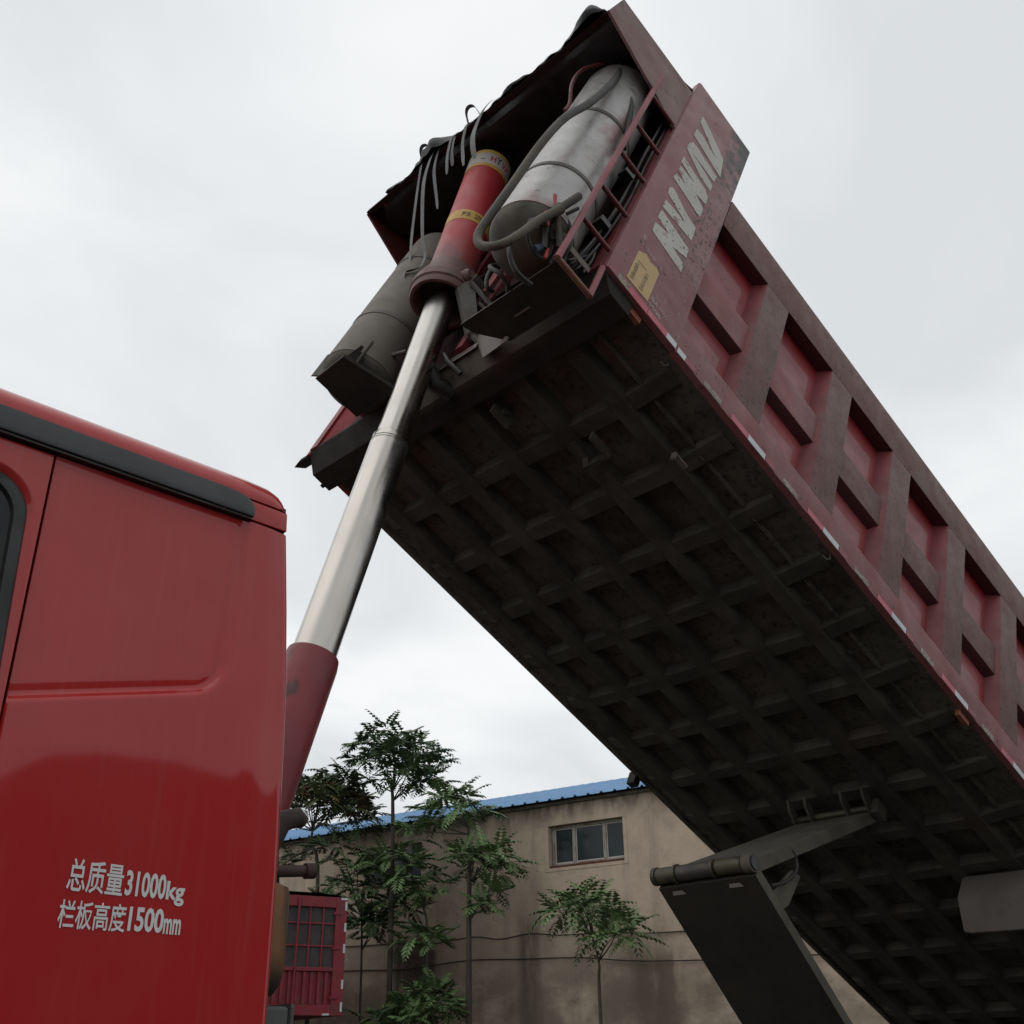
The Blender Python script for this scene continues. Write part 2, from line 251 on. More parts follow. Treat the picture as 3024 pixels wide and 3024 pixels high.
# ------------------------------------------------------------------ geometry helpers
class G:
    def __init__(s): s.v = []; s.f = []; s.m = []; s.uv = {}
    def add(s, vs, fs, mi=0):
        b = len(s.v); s.v += [tuple(p) for p in vs]; s.f += [tuple(b+i for i in f) for f in fs]; s.m += [mi]*len(fs); return b
    def box(s, x0, x1, y0, y1, z0, z1, mi=0):
        s.add([(x0,y0,z0),(x1,y0,z0),(x1,y1,z0),(x0,y1,z0),(x0,y0,z1),(x1,y0,z1),(x1,y1,z1),(x0,y1,z1)],
              [(0,3,2,1),(4,5,6,7),(0,1,5,4),(1,2,6,5),(2,3,7,6),(3,0,4,7)], mi); return s
    def prism(s, poly, ax, a, b, mi=0):
        """poly of 2D points in the plane of the two other axes (cyclic order kept as given), extruded along axis ax from a to b"""
        def P(p, t):
            q = list(p); q.insert(ax, t); return tuple(q)
        n = len(poly); s.add([P(p, a) for p in poly]+[P(p, b) for p in poly],
            [tuple(range(n))[::-1], tuple(range(n, 2*n))]+[(i, (i+1) % n, n+(i+1) % n, n+i) for i in range(n)], mi); return s
    def tube(s, path, r, n=10, mi=0, caps=True):
        P = [Vector(p) for p in path]; R = r if isinstance(r, (list, tuple)) else [r]*len(P)
        t0 = (P[1]-P[0]).normalized(); u = t0.orthogonal().normalized(); rings = []
        for i, p in enumerate(P):
            t = (P[min(i+1, len(P)-1)]-P[max(i-1, 0)]).normalized()
            u = (u-t*u.dot(t)).normalized(); w_ = t.cross(u)
            rings.append([p+(u*math.cos(2*PI*k/n)+w_*math.sin(2*PI*k/n))*R[i] for k in range(n)])
        vs = [q for rg in rings for q in rg]; fs = []
        for i in range(len(P)-1):
            for k in range(n): fs.append((i*n+k, i*n+(k+1) % n, (i+1)*n+(k+1) % n, (i+1)*n+k))
        if caps: fs += [tuple(range(n))[::-1], tuple((len(P)-1)*n+k for k in range(n))]
        s.add(vs, fs, mi); return s
    def lathe(s, p0, d, prof, n=40, mi=0):
        """prof: list of (t along axis, radius)"""
        p0 = Vector(p0); d = Vector(d).normalized(); return s.tube([p0+d*t for t, _ in prof], [max(r, .0005) for _, r in prof], n, mi) if True else s
    def lathex(s, p0, d, prof, n=40, mi=0):
        p0 = Vector(p0); d = Vector(d).normalized(); u = d.orthogonal().normalized(); w_ = d.cross(u)
        vs = [p0+d*t+(u*math.cos(2*PI*k/n)+w_*math.sin(2*PI*k/n))*max(r, .0005) for t, r in prof for k in range(n)]
        fs = [(i*n+k, i*n+(k+1) % n, (i+1)*n+(k+1) % n, (i+1)*n+k) for i in range(len(prof)-1) for k in range(n)]
        fs += [tuple(range(n))[::-1], tuple((len(prof)-1)*n+k for k in range(n))]
        s.add(vs, fs, mi); return s
    def build(s, name, mats, parent=None, smooth=False, off=(0, 0, 0), mw=None, bevel=0., fixn=True, **tags):
        me = bpy.data.meshes.new(name)
        me.from_pydata([tuple(Vector(p)) for p in s.v], [], s.f)
        for m in (mats if isinstance(mats, (list, tuple)) else [mats]): me.materials.append(m)
        me.polygons.foreach_set('material_index', s.m)
        if fixn or bevel:
            bm = bmesh.new(); bm.from_mesh(me)
            if fixn: bmesh.ops.recalc_face_normals(bm, faces=bm.faces)
            if bevel:
                ed = [e_ for e_ in bm.edges if len(e_.link_faces) == 2 and e_.calc_face_angle(0) > .6]
                bmesh.ops.bevel(bm, geom=ed, offset=bevel, segments=2, affect='EDGES', profile=.6)
            bm.to_mesh(me); bm.free()
        if smooth:
            me.polygons.foreach_set('use_smooth', [True]*len(me.polygons))
            try: me.set_sharp_from_angle(angle=math.radians(38))
            except Exception: pass
        o = bpy.data.objects.new(name, me); COL.objects.link(o)
        return put(o, parent, off, mw, **tags)
def put(o, parent=None, off=(0, 0, 0), mw=None, **tags):
    if mw is not None: o.matrix_world = mw
    else: o.location = off
    if parent is not None:
        o.parent = parent; o.matrix_parent_inverse = PW(parent).inverted()
    WM[o.name] = mw.copy() if mw is not None else Matrix.Translation(off)
    for k, v in tags.items(): o[k] = v
    return o
WM = {}
def PW(o): return WM[o.name]
def empty(name, loc, **tags):
    o = bpy.data.objects.new(name, None); COL.objects.link(o); o.empty_display_size = .3
    return put(o, None, loc, None, **tags)
def text_mesh(body, bold=0.):
    cu = bpy.data.curves.new('txt', 'FONT'); cu.body = body; cu.size = 1; cu.offset = bold; cu.resolution_u = 3
    o = bpy.data.objects.new('txt', cu); COL.objects.link(o)
    dg = bpy.context.evaluated_depsgraph_get(); dg.update()
    me = bpy.data.meshes.new_from_object(o.evaluated_get(dg))
    vs = [v.co.copy() for v in me.vertices]; fs = [tuple(p.vertices) for p in me.polygons]
    bpy.data.objects.remove(o); bpy.data.curves.remove(cu); bpy.data.meshes.remove(me)
    x0 = min(v.x for v in vs); x1 = max(v.x for v in vs); y0 = min(v.y for v in vs); y1 = max(v.y for v in vs)
    return [((v.x-x0)/(x1-x0), (v.y-y0)/(y1-y0)) for v in vs], fs

def slab(g, P, off):
    n_ = len(P); g.add(list(P)+[tuple(a+b for a, b in zip(p, off)) for p in P], [tuple(range(n_)), tuple(range(n_, 2*n_))[::-1]]+[(i, (i+1) % n_, n_+(i+1) % n_, n_+i) for i in range(n_)])

# ------------------------------------------------------------------ setting
g = G(); n = 60; S = 600.
for i in range(n+1):
    for j in range(n+1):
        def q(t): t = t/n*2-1; return S*math.copysign(abs(t)**2.2, t)
        x, y = q(i), q(j); g.v.append((x, y, .03*noise.noise(Vector((x*.3, y*.3, 0)))))
for i in range(n):
    for j in range(n): g.f.append((i*(n+1)+j, (i+1)*(n+1)+j, (i+1)*(n+1)+j+1, i*(n+1)+j+1)); g.m.append(0)
g.build('ground', M_GROUND, kind='structure', label='bare trodden earth of the yard')

# ------------------------------------------------------------------ the tipper truck
TR = empty('dump_truck', (4.5, 3.84, 0), label='red tipper truck with its load bed raised high by the front hoist', category='dump truck')
ph = .4675
E1 = Vector((math.cos(ph), 0, -math.sin(ph))); E2 = Vector((0, 1, 0)); E3 = Vector((math.sin(ph), 0, math.cos(ph)))
A0 = Vector((3.1911, 2.5868, 3.3935+CH))
BM = Matrix((E1, E2, E3)).transposed().to_4x4(); BM.translation = A0     # bed frame: x = u to the rear, y = v across, z = w up from the floor
def bedw(u, v, w_): return A0+E1*u+E2*v+E3*w_
LB = 7.95; WB = 2.5
def B(g_, name, mats, parent, **k): return g_.build(name, mats, parent, mw=BM, **k)

g = G()
g.box(.06, LB, .04, WB-.04, .0, .012)                       # floor sheet
g.box(.03, LB, .092, .098, .1, 1.6); g.box(.03, LB, WB-.098, WB-.092, .1, 1.6)
g.box(.004, .03, .036, WB-.036, .03, 2.27)                     # front wall
BED = B(g, 'dump_bed', [M_WALLF], TR)
BED.data.materials.clear(); BED.data.materials.append(M_UNDER); BED.data.materials.append(M_WALLF)
for p in BED.data.polygons:
    if p.center.z > .05: p.material_index = 1
def under(o):      # bare downward faces, with the shade under the rails put into their colour
    o.data.materials.append(M_UNDERSHADE)
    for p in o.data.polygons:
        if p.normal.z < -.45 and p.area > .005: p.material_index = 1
def side(nr):
    V = (lambda v: v) if nr else (lambda v: WB-v)
    def vb(a, b): return (min(V(a), V(b)), max(V(a), V(b)))
    # bottom beam
    g = G(); g.prism([(V(0), 0), (V(0), .195), (V(.012), .21), (V(.09), .235), (V(.09), .0)], 0, .559, LB); B(g, 'bottom_beam', M_BED if nr else M_UNDER, BED, bevel=.004, smooth=True)
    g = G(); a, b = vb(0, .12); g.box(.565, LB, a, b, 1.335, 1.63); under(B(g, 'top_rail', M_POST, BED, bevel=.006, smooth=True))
    k = 0; u = 1.03; ends = [.56]
    post = None
    while u < LB-.2:
        if post is None:
            g = G(); w_ = .222
            g.prism([(0, V(0)), (w_, V(0)), (w_+.028, V(.09)), (-.045, V(.09))], 2, .197, 1.334); post = B(g, 'side_post', [M_POST, M_SLOPE], BED, bevel=.004, smooth=True)
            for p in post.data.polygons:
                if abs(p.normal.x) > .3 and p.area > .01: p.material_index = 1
            post.matrix_world = BM @ Matrix.Translation((u, 0, 0)); o = post
        else:
            o = post.copy(); COL.objects.link(o)
        o.parent = BED; o.matrix_parent_inverse = PW(BED).inverted(); o.matrix_basis = BM @ Matrix.Translation((u, 0, 0))
        ends.append(u); u += .7175; k += 1
    for i in range(len(ends)):
        a = ends[i]+(.0 if i == 0 else .25); b = (ends[i+1] if i+1 < len(ends) else LB)-.045
        if b-a < .15: continue
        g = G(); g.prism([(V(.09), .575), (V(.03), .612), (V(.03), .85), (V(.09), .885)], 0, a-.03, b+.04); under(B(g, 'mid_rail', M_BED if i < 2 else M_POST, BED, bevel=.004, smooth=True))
        for (w0, w1) in ((.236, .574), (.886, 1.334)):
            g = G(); v_ = V(.088); g.add([(a, v_, w0), (b, v_, w0), (b, v_, w1), (a, v_, w1), (a, V(.091), w0), (b, V(.091), w0), (b, V(.091), w1), (a, V(.091), w1)], [(0, 1, 2, 3), (7, 6, 5, 4), (0, 4, 5, 1), (1, 5, 6, 2), (2, 6, 7, 3), (3, 7, 4, 0)])
            o = B(g, 'panel', M_PANEL, BED, fixn=nr)
            uvl = o.data.uv_layers.new(name='UV')
            for lp in o.data.loops:
                co = o.data.vertices[lp.vertex_index].co; uvl.data[lp.index].uv = ((co.x-a)/(b-a), (co.z-w0)/(w1-w0))
    # tall flat panel at the front corner
    g = G(); a, b = vb(-.004, .035)
    rr = .03; pts = [(.0, .0), (.558, .0), (.558, 2.295)] + [(rr-rr*math.sin(t), 2.30-rr+rr*math.cos(t)) for t in (0, .5, 1., 1.57)]
    g.prism(pts, 1, a, b); B(g, 'front_side_panel', M_FRONT if nr else M_RED3, BED, bevel=.003, smooth=True)
    g = G(); a, b = vb(.036, .11); g.box(-.012, .06, a, b, .02, 2.1); B(g, 'corner_post', M_RED2 if nr else M_RED3, BED)
side(True); side(False)
# canopy over the cab
g = G(); g.prism([(-.723, 1.835), (-.69, 2.11), (-.0, 2.12), (-.0, 1.60), (-.295, 1.698)], 1, .005, .022); B(g, 'canopy_side_plate', M_CPLATE, BED, label='near side plate of the cab canopy')
g = G(); g.prism([(-.71, 1.835), (-.68, 2.11), (-.0, 2.12), (-.0, 1.60), (-.295, 1.698)], 1, 2.28, 2.296); B(g, 'canopy_side_plate', M_RED2, BED)
g = G(); g.prism([(-.70, 1.862), (-.70, 1.874), (.003, 2.20), (.003, 2.188)], 1, .022, 2.28); g.prism([(-.722, 1.83), (-.69, 1.83), (-.69, 1.872), (-.722, 1.872)], 1, .022, 2.28)
B(g, 'canopy_sheet', M_WALLF, BED)
for v in (.35, .82, 1.29, 1.76, 2.1):
    g = G(); g.prism([(-.69, 1.832), (-.69, 1.866), (0, 2.185), (0, 2.15)], 1, v, v+.03); B(g, 'canopy_rib', M_RED2, BED)
g = G(); g.box(-.36, -.33, .022, 2.28, 1.98, 2.01); B(g, 'canopy_cross_rib', M_RED2, BED)
# ribs of the front wall
for v in (.62, 1.02, 1.50, 1.9):
    g = G(); g.box(-.04, .003, v, v+.06, .05, 2.15); B(g, 'front_wall_rib', M_RED2, BED)
for w_ in (.55, 1.15, 1.7):
    g = G(); g.box(-.03, .002, .115, 2.39, w_, w_+.06); B(g, 'front_wall_rail', M_WALLF, BED)
# floor frame
g = G(); g.prism([(.0, .02), (.10, -.10), (.245, -.10), (.245, -.001), (.0, .05)], 1, .02, 2.48); B(g, 'front_sill', M_SILL, BED, bevel=.005)
g = G()
u = .625
while u < LB-.1:
    g = G(); vs = []
    for v, h in ((.09, .012), (.27, .040), (.40, .068+rnd.uniform(-.004, .004)), (2.14, .068+rnd.uniform(-.004, .004)), (2.30, .045), (2.41, .012)):
        vs += [(u-.012, v, -.001), (u+.006, v, -h), (u+.106, v, -h), (u+.125, v, -.001)]
    g.add(vs, [(4*i+a, 4*i+(a+1) % 4, 4*i+4+(a+1) % 4, 4*i+4+a) for i in range(5) for a in range(4)]+[(0, 1, 2, 3), (20, 21, 22, 23)])
    B(g, 'cross_member', M_RIB, BED, bevel=.004); u += .47
for v, wd in ((.375, .10), (.765, .10), (1.165, .10), (1.535, .10), (1.85, .105), (2.19, .09)):
    g = G(); g.prism([(v-.02, -.001), (v+.0, -.075), (v+wd, -.075), (v+wd+.02, -.001)], 0, .246, LB-.02)
    B(g, 'floor_runner', M_RIB, BED, bevel=.005)
g = G(); g.box(.25, LB, .255, .27, -.03, -.001); B(g, 'floor_strip', M_UNDER, BED)
g = G(); g.box(LB, LB+.06, .0, WB, .0, 1.6); B(g, 'tailgate', M_POST, BED)
for uu, vv, s_ in ((.60, .07, 1), (1.19, .25, 1), (2.07, .05, 1.2), (1.67, .25, .9), (2.33, .34, 1), (2.78, .33, .9), (3.27, .35, .9), (3.60, .06, 1)):
    g = G(); g.tube([(uu, vv, .0), (uu, vv, -.035*s_), (uu-.02*s_, vv+.005, -.05*s_), (uu-.045*s_, vv+.01, -.045*s_)], .006*s_, 6); B(g, 'tie_hook', M_GREYM, BED)
g = G(); g.prism([(.70, -.11), (.82, -.11), (.86, -.17), (.85, -.17), (.815, -.118), (.70, -.118)], 1, .76, .80); g.prism([(.70, .62), (.86, .62), (.86, .80), (.84, .80), (.84, .64), (.70, .64)], 2, -.17, -.115)
B(g, 'bent_bracket', M_RIB, BED)
g = G(); g.prism([(1.02, -.11), (1.13, -.11), (1.13, -.125), (1.035, -.125), (1.035, -.16), (1.02, -.16)], 1, .31, .335); B(g, 'rib_clip', M_GREYPL, BED)
g = G(); g.box(.30, .44, 1.02, 1.04, -.14, -.01); g.tube([(.37, 1.0, -.08), (.37, 1.05, -.08)], .02, 10); B(g, 'lug_plate', M_RIB, BED)
g = G(); g.prism([(.0, 2.49), (.06, 2.49), (.06, 2.56), (.015, 2.63), (.0, 2.56)], 2, -.03, .0); B(g, 'corner_flap', M_PLATE, BED)
g = G(); g.box(.20, .225, 2.49, 2.56, -.05, .0); B(g, 'edge_lug', M_PLATE, BED)
g = G(); g.box(3.40, 3.46, 2.49, 2.56, -.06, .04); B(g, 'edge_lug', M_PLATE, BED)
g = G(); g.box(5.28, 5.36, 2.49, 2.60, -.09, .02); B(g, 'edge_lug', M_PLATE, BED)
# reflective tape and marker lamps along the lower edge
def tape(u0, u1, m, w0=.003, w1=.044, nm='reflective_strip', lab=None):
    g = G(); y0 = -.0065 if u0 < .56 and u0 > 0 and u1 < .57 else -.0025
    g.box(u0, u1, y0, y0+.0022, w0, w1); o = B(g, nm, m, BED)
    if lab: o['label'] = lab
tape(.012, .075, M_TAPEF); tape(.077, .165, M_TAPEO, 0.0, .046); tape(.167, .314, M_TAPER, 0.0, .046)
k = 0
while .318+.7165*k < LB-.3:
    b = .7165*k
    if k == 0:
        g = G(); g.box(.318, .474, -.0067, -.0045, .003, .044); B(g, 'reflective_strip', M_TAPER, BED)
        g = G(); g.box(.475, .553, -.0067, -.0045, .003, .044); g.box(.572, .637, -.003, -.001, .003, .044); B(g, 'reflective_strip', M_TAPEW, BED)
    else:
        tape(.325+b, .478+b, M_TAPER, lab=None); tape(.479+b, .632+b, M_TAPEW)
    tape(.639+b, .72+b, M_TAPEF); tape(.80+b, .945+b, M_TAPEO); k += 1
for u in (.21, 3.46):
    g = G(); g.box(u, u+.118, .03, .06, -.045, -.005); B(g, 'marker_lamp', M_ORANGE, BED, bevel=.004, label='amber side marker lamp under the bed edge')
# yellow plate, stencilled text and the large white lettering on the front panel
g = G(); g.prism([(.126, .076), (.293, .080), (.291, .345), (.262, .366), (.215, .352), (.175, .372), (.150, .350), (.125, .334)], 1, -.0065, -.0045); PL = B(g, 'yellow_notice', M_YEL2, BED)
g = G()
def strokes(g, u0, w0, rows):
    for (a, b, c, d_) in rows:
        du, dw = c-a, d_-b; l = math.hypot(du, dw); nx, nz_ = -dw/l*.0016, du/l*.0016
        g.add([(u0+a-nx, -.0069, w0+b-nz_), (u0+c-nx, -.0069, w0+d_-nz_), (u0+c+nx, -.0069, w0+d_+nz_), (u0+a+nx, -.0069, w0+b+nz_)], [(0, 1, 2, 3)])
rs = random.Random(3)
g.box(.146, .214, -.0072, -.0066, .262, .267)
for row, (ua, n_) in enumerate(((.150, 9), (.225, 9))):
    for i in range(n_):
        wz = .10+i*.017
        for s_ in range(3):
            strokes(g, 0, 0, [(ua-.014+rs.random()*.01, wz+rs.random()*.006, ua+.010+rs.random()*.008, wz+.002+rs.random()*.010)])
B(g, 'notice_print', M_INK, BED, fixn=False)
LET = [[(0.147, 0.58), (0.143, 0.665), (0.25, 0.703), (0.143, 0.725), (0.144, 0.813), (0.402, 0.776), (0.41, 0.692), (0.299, 0.645), (0.409, 0.622), (0.412, 0.544)],
 [(0.143, 0.842), (0.142, 0.925), (0.315, 0.939), (0.137, 0.992), (0.13, 1.044), (0.143, 1.076), (0.163, 1.082), (0.289, 1.023), (0.392, 0.999), (0.398, 0.864)],
 [(0.124, 1.164), (0.128, 1.227), (0.221, 1.235), (0.133, 1.266), (0.133, 1.328), (0.266, 1.341), (0.126, 1.37), (0.128, 1.444), (0.256, 1.418), (0.349, 1.405), (0.389, 1.365), (0.393, 1.287), (0.301, 1.268), (0.386, 1.229), (0.396, 1.169), (0.382, 1.12), (0.294, 1.139)],
 [(0.123, 1.542), (0.123, 1.61), (0.142, 1.663), (0.172, 1.669), (0.39, 1.642), (0.388, 1.562), (0.161, 1.568), (0.303, 1.544), (0.387, 1.517), (0.389, 1.445), (0.291, 1.453)],
 [(0.125, 1.735), (0.127, 1.823), (0.186, 1.837), (0.338, 1.787), (0.129, 1.926), (0.127, 2.008), (0.157, 2.006), (0.341, 1.902), (0.387, 1.868), (0.417, 1.676)]]
for P in LET:
    g = G(); g.prism(P, 1, -.0062, -.0045); B(g, 'painted_letter', M_WHITEP, BED)
g = G()      # small worn lettering above the notice
for body, u0, u1, w0, w1 in (('豫A 6505', .30, .44, .12, .16), ('6505', .30, .40, .075, .105), ('自卸车 总', .13, .30, .40, .43), ('整备', .11, .16, .45, .49)):
    try:
        vs, fs = text_mesh(body)
        g.add([(u0+(u1-u0)*x, -.0062, w0+(w1-w0)*y + (x*-.02)) for x, y in vs], fs)
    except Exception as ex: print('text', ex)
B(g, 'worn_lettering', M_CHALK, BED, fixn=False)
# ladder on the front corner
g = G(); g.tube([(-.232, .012, -.275), (-.232, .012, 1.90)], .0175, 12); LAD = B(g, 'ladder', M_LADDER, BED, smooth=True)
def sub(gx, nm, m, **k): return gx.build(nm, m, BED, mw=BM, **k)
for w_ in (.137, .49, .88, 1.235, 1.625):
    g = G(); g.tube([(-.232, .012, w_), (-.012, .012, w_-.004)], .0125, 10); sub(g, 'ladder_rung', M_RED2, smooth=True)
g = G(); g.tube([(-.232, .012, 1.885), (-.20, .06, 1.86), (-.16, .09, 1.82)], .016, 10); sub(g, 'ladder_top_stay', M_RED2, smooth=True)
g = G(); g.tube([(-.240, .012, -.270), (.006, .012, -.268)], .0145, 10); sub(g, 'ladder_bottom_bar', M_LADD2, smooth=True)
g = G(); g.tube([(.002, .012, -.275), (-.004, .012, -.02)], .0165, 10); sub(g, 'ladder_bottom_stay', M_LADDER, smooth=True)

# gas tanks standing in front of the front wall
def tank(name, u, v, r, w0, w1, body, lab, straps, dd_=.15):
    g = G(); g.lathex((u, v, 0), (0, 0, 1), [(w0, r-.012), (w0+.004, r), (w1, r)] + [(w1+.15*math.sin(t), r*math.cos(t)) for t in (.25, .5, .75, 1., 1.25, 1.5)], 56)
    T = g.build(name, body, TR, mw=BM, smooth=True, label=lab)
    g = G(); g.lathex((u, v, 0), (0, 0, 1), [(w0-dd_*math.sin(t), (r-.004)*math.cos(t)) for t in (1.5, 1.3, 1.1, .9, .7, .5, .3, .12)]+[(w0+.001, r-.004)], 48)
    g.build('tank_end', M_TANKD, T, mw=BM, smooth=True)
    for w_ in straps:
        g = G(); R_ = r+.004; nn = 56
        vs = []
        for k in range(nn):
            a = 2*PI*k/nn
            for rr, ww in ((R_, w_), (R_, w_+.03), (r-.004, w_+.03), (r-.004, w_)): vs.append((u+rr*math.cos(a), v+rr*math.sin(a), ww))
        g.add(vs, [(4*k+i, 4*((k+1) % nn)+i, 4*((k+1) % nn)+(i+1) % 4, 4*k+(i+1) % 4) for k in range(nn) for i in range(4)])
        g.build('tank_strap', M_STRAPM, T, mw=BM, smooth=True)
    return T
TK = tank('gas_tank', -.275, .30, .221, .10, 1.84, M_TANK, 'bright silver gas tank beside the ladder', (.50, 1.19))
tank('gas_tank', -.187, 1.80, .225, .07, 1.44, M_TANK2, 'grey dust-coated gas tank beyond the hoist', (.47, 1.14), .09)
# shelves and brackets below the tanks
g = G(); g.prism([(-.185, .115), (-.185, .80), (-.11, .77), (.03, .63), (.03, .115)], 2, -.128, -.12); SH = g.build('tank_shelf', M_PLATE, TR, mw=BM)
g = G(); g.box(-.185, -.178, .115, .80, -.122, -.115); g.build('shelf_lip', M_GREYPL, SH, mw=BM)
g = G(); g.box(-.072, -.062, .40, .51, -.1305, -.1285); g.build('shelf_slot', M_GREYPL, SH, mw=BM)
g = G(); g.prism([(-.385, 1.62), (-.375, 1.90), (-.05, 1.88), (-.05, 1.50)], 2, -.06, -.035); SH2 = g.build('tank_shelf', M_PLATE, TR, mw=BM)
g = G()
for v in (1.62, 1.70, 1.78, 1.86):
    g.prism([(-.37, -.035), (-.05, -.035), (-.05, .10), (-.34, .12)], 1, v, v+.012)
g.build('shelf_web', M_PLATE, SH2, mw=BM)
g = G(); g.prism([(-.395, 1.93, ), (-.395, 1.945), (-.34, 1.86), (-.30, 1.60), (-.31, 1.60), (-.35, 1.85)], 2, -.03, .19); g.build('shelf_edge', M_TANKD, SH2, mw=BM)
g = G(); g.tube([(-.215, 1.71, .185), (-.140, 1.49, .216)], .014, 8); g.build('shelf_stay', M_STRAPM, SH2, mw=BM, smooth=True)
g = G(); slab(g, [(-.038, .895, .085), (.004, .60, -.150), (.002, .60, -.190), (.036, .845, -.112), (.002, .945, .075)], (-.006, .0, -.003)); g.build('sill_gusset', M_GREYPL, SH, mw=BM)
g = G(); g.prism([(1.32, -.004), (1.32, .05), (.92, .05), (.92, -.004)], 0, -.006, -.002); g.build('sill_plate', M_GREYPL, SH, mw=BM)
g = G(); g.prism([(1.30, .02), (1.28, .03), (.95, .03), (.95, .02)], 0, -.01, -.004); g.build('sill_trim', M_GREYPL, SH, mw=BM)

# telescopic hoist
C0 = Vector((3.548, 3.84, 5.0+CH)); HD = Vector((2.355-3.548, 0, -4.0)).normalized()
HM = Matrix((HD.orthogonal().normalized(), HD.cross(HD.orthogonal().normalized()), -HD)).transposed().to_4x4()
hx = Vector((0, 1, 0)); hy = (-HD).cross(hx); HM = Matrix((hx, hy, -HD)).transposed().to_4x4(); HM.translation = C0+HD*1.14   # z up along the hoist, 0 at the collar mouth
def H(g_, nm, m, par, **k): return g_.build(nm, m, par, mw=HM, **k)
g = G(); g.lathex((0, 0, 0), (0, 0, 1), [(.20, .137), (1.34, .137), (1.345, .120), (1.37, .10)], 56); HO = H(g, 'hoist', M_HRED, TR, smooth=True)
g = G(); g.lathex((0, 0, 0), (0, 0, 1), [(1.165, .1375), (1.166, .1395), (1.34, .1395), (1.341, .1375)], 56); H(g, 'brand_label', M_YEL, HO, smooth=True)
g = G(); g.lathex((0, 0, 0), (0, 0, 1), [(1.195, .1396), (1.196, .1402), (1.308, .1402), (1.309, .1396)], 56); H(g, 'label_band', M_LABW, HO, smooth=True)
g = G(); g.lathex((0, 0, 0), (0, 0, 1), [(.605, .1375), (.606, .1388), (.695, .1388), (.696, .1375)], 56); H(g, 'yellow_band', M_YEL, HO, smooth=True)
HYC = []
def wraptext(body, c, wdt, z0, z1, m, R_=.1408, nm='label_print'):
    vs, fs = text_mesh(body, .03); g = G()
    g.add([(R_*math.cos(c+(x-.5)*wdt), R_*math.sin(c+(x-.5)*wdt), z0+(z1-z0)*y) for x, y in vs], fs)
    H(g, nm, m, HO, fixn=False)
# direction (in hoist frame) that faces the camera
tocam = HM.inverted().to_3x3() @ (Vector((0, 0, CH))-HM.translation); CA = math.atan2(tocam.y, tocam.x)
sg = 1
wraptext('H', CA+.02, .26, 1.222, 1.282, M_INKR); wraptext('Y', CA+.30, .26, 1.222, 1.292, M_INK); wraptext('VA', CA+.72, .52, 1.222, 1.282, M_INKR)
wraptext('海沃', CA-.48, .22, 1.225, 1.245, M_INK); wraptext('海沃', CA-.30, .42, .625, .675, M_INK, .1392); wraptext('液压油缸', CA+.34, .50, .655, .675, M_INK, .1392); wraptext('举升专用', CA+.34, .50, .628, .648, M_INK, .1392)
g = G(); prof = [(.235, .138), (.232, .143), (.18, .150), (.14, .172), (.085, .186), (.075, .196), (.02, .200), (.012, .190), (-.015, .190), (-.03, .184), (-.03, .165), (.06, .130), (.16, .100)]
nn = 56; g.add([(r*math.cos(2*PI*k/nn), r*math.sin(2*PI*k/nn), z) for z, r in prof for k in range(nn)], [(i*nn+k, i*nn+(k+1) % nn, (i+1)*nn+(k+1) % nn, (i+1)*nn+k) for i in range(len(prof)-1) for k in range(nn)])
H(g, 'collar', M_HCOL, HO, smooth=True)
g = G(); g.lathex((0, 0, 0), (0, 0, 1), [(.05, .128), (.055, .09), (.19, .088)], 48); H(g, 'collar_seal', M_HDARK, HO, smooth=True)
g = G(); g.lathex((0, 0, 0), (0, 0, 1), [(-1.12, .085), (.12, .085)], 48); H(g, 'hoist_stage', M_ROD, HO, smooth=True)
g = G(); g.lathex((0, 0, 0), (0, 0, 1), [(-2.42, .099), (-1.17, .099), (-1.115, .099), (-1.108, .094), (-1.105, .086)], 48); H(g, 'hoist_stage', M_ROD, HO, smooth=True)
for z in (-1.15, -1.165):
    g = G(); g.lathex((0, 0, 0), (0, 0, 1), [(z, .0991), (z+.0005, .0998), (z+.004, .0998), (z+.0045, .0991)], 48); H(g, 'stage_ring', M_STRAPM, HO, smooth=True)
g = G(); g.lathex((0, 0, 0), (0, 0, 1), [(-5.0, .122), (-2.46, .122), (-2.42, .117), (-2.415, .103)], 48); H(g, 'hoist_barrel', M_HRED2, HO, smooth=True)
# trunnion arms
g = G(); g.lathex((-.15, .0, .075), (-1, 0, 0), [(0, .040), (.03, .046), (.045, .040), (.06, .045), (.085, .03)], 20); H(g, 'trunnion', M_HCOL, HO, smooth=True)
g = G(); slab(g, [(-.240, 1.105, .53), (-.195, 1.02, .50), (-.16, .99, .43), (-.004, .965, .15), (-.018, .985, .11), (-.045, 1.005, .12), (-.225, 1.07, .42)], (.012, .03, .0))
g.tube([(-.195, 1.0, .46), (-.06, .94, .375), (-.035, .92, .33)], .017, 8); g.tube([(-.10, .98, .36), (.0, .90, .27)], .010, 6)
g.tube([(-.03, .985, .13), (.03, .93, .06)], .022, 8); g.tube([(-.20, 1.03, .52), (-.10, 1.03, .52)], .045, 14)
g.tube([(-.05, .99, .14), (-.0, .97, .12)], .026, 10)
g.build('trunnion_bracket', M_GREYM, TR, mw=BM, smooth=True)
g = G(); g.prism([(.97, .66), (.955, .42), (.90, .40), (.88, .60)], 0, -.13, -.12); g.build('bracket_plate', M_RED2, TR, mw=BM, label='bright red plate between hoist and tank')
g = G(); g.tube([(-.11, 1.25, -.02), (.02, 1.22, -.10), (.12, 1.2, -.08)], .05, 12); g.tube([(-.05, 1.16, .05), (-.03, 1.10, -.04), (.05, 1.05, -.09)], .016, 8)
g.build('hoist_bracket', M_HDARK, TR, mw=BM, smooth=True)
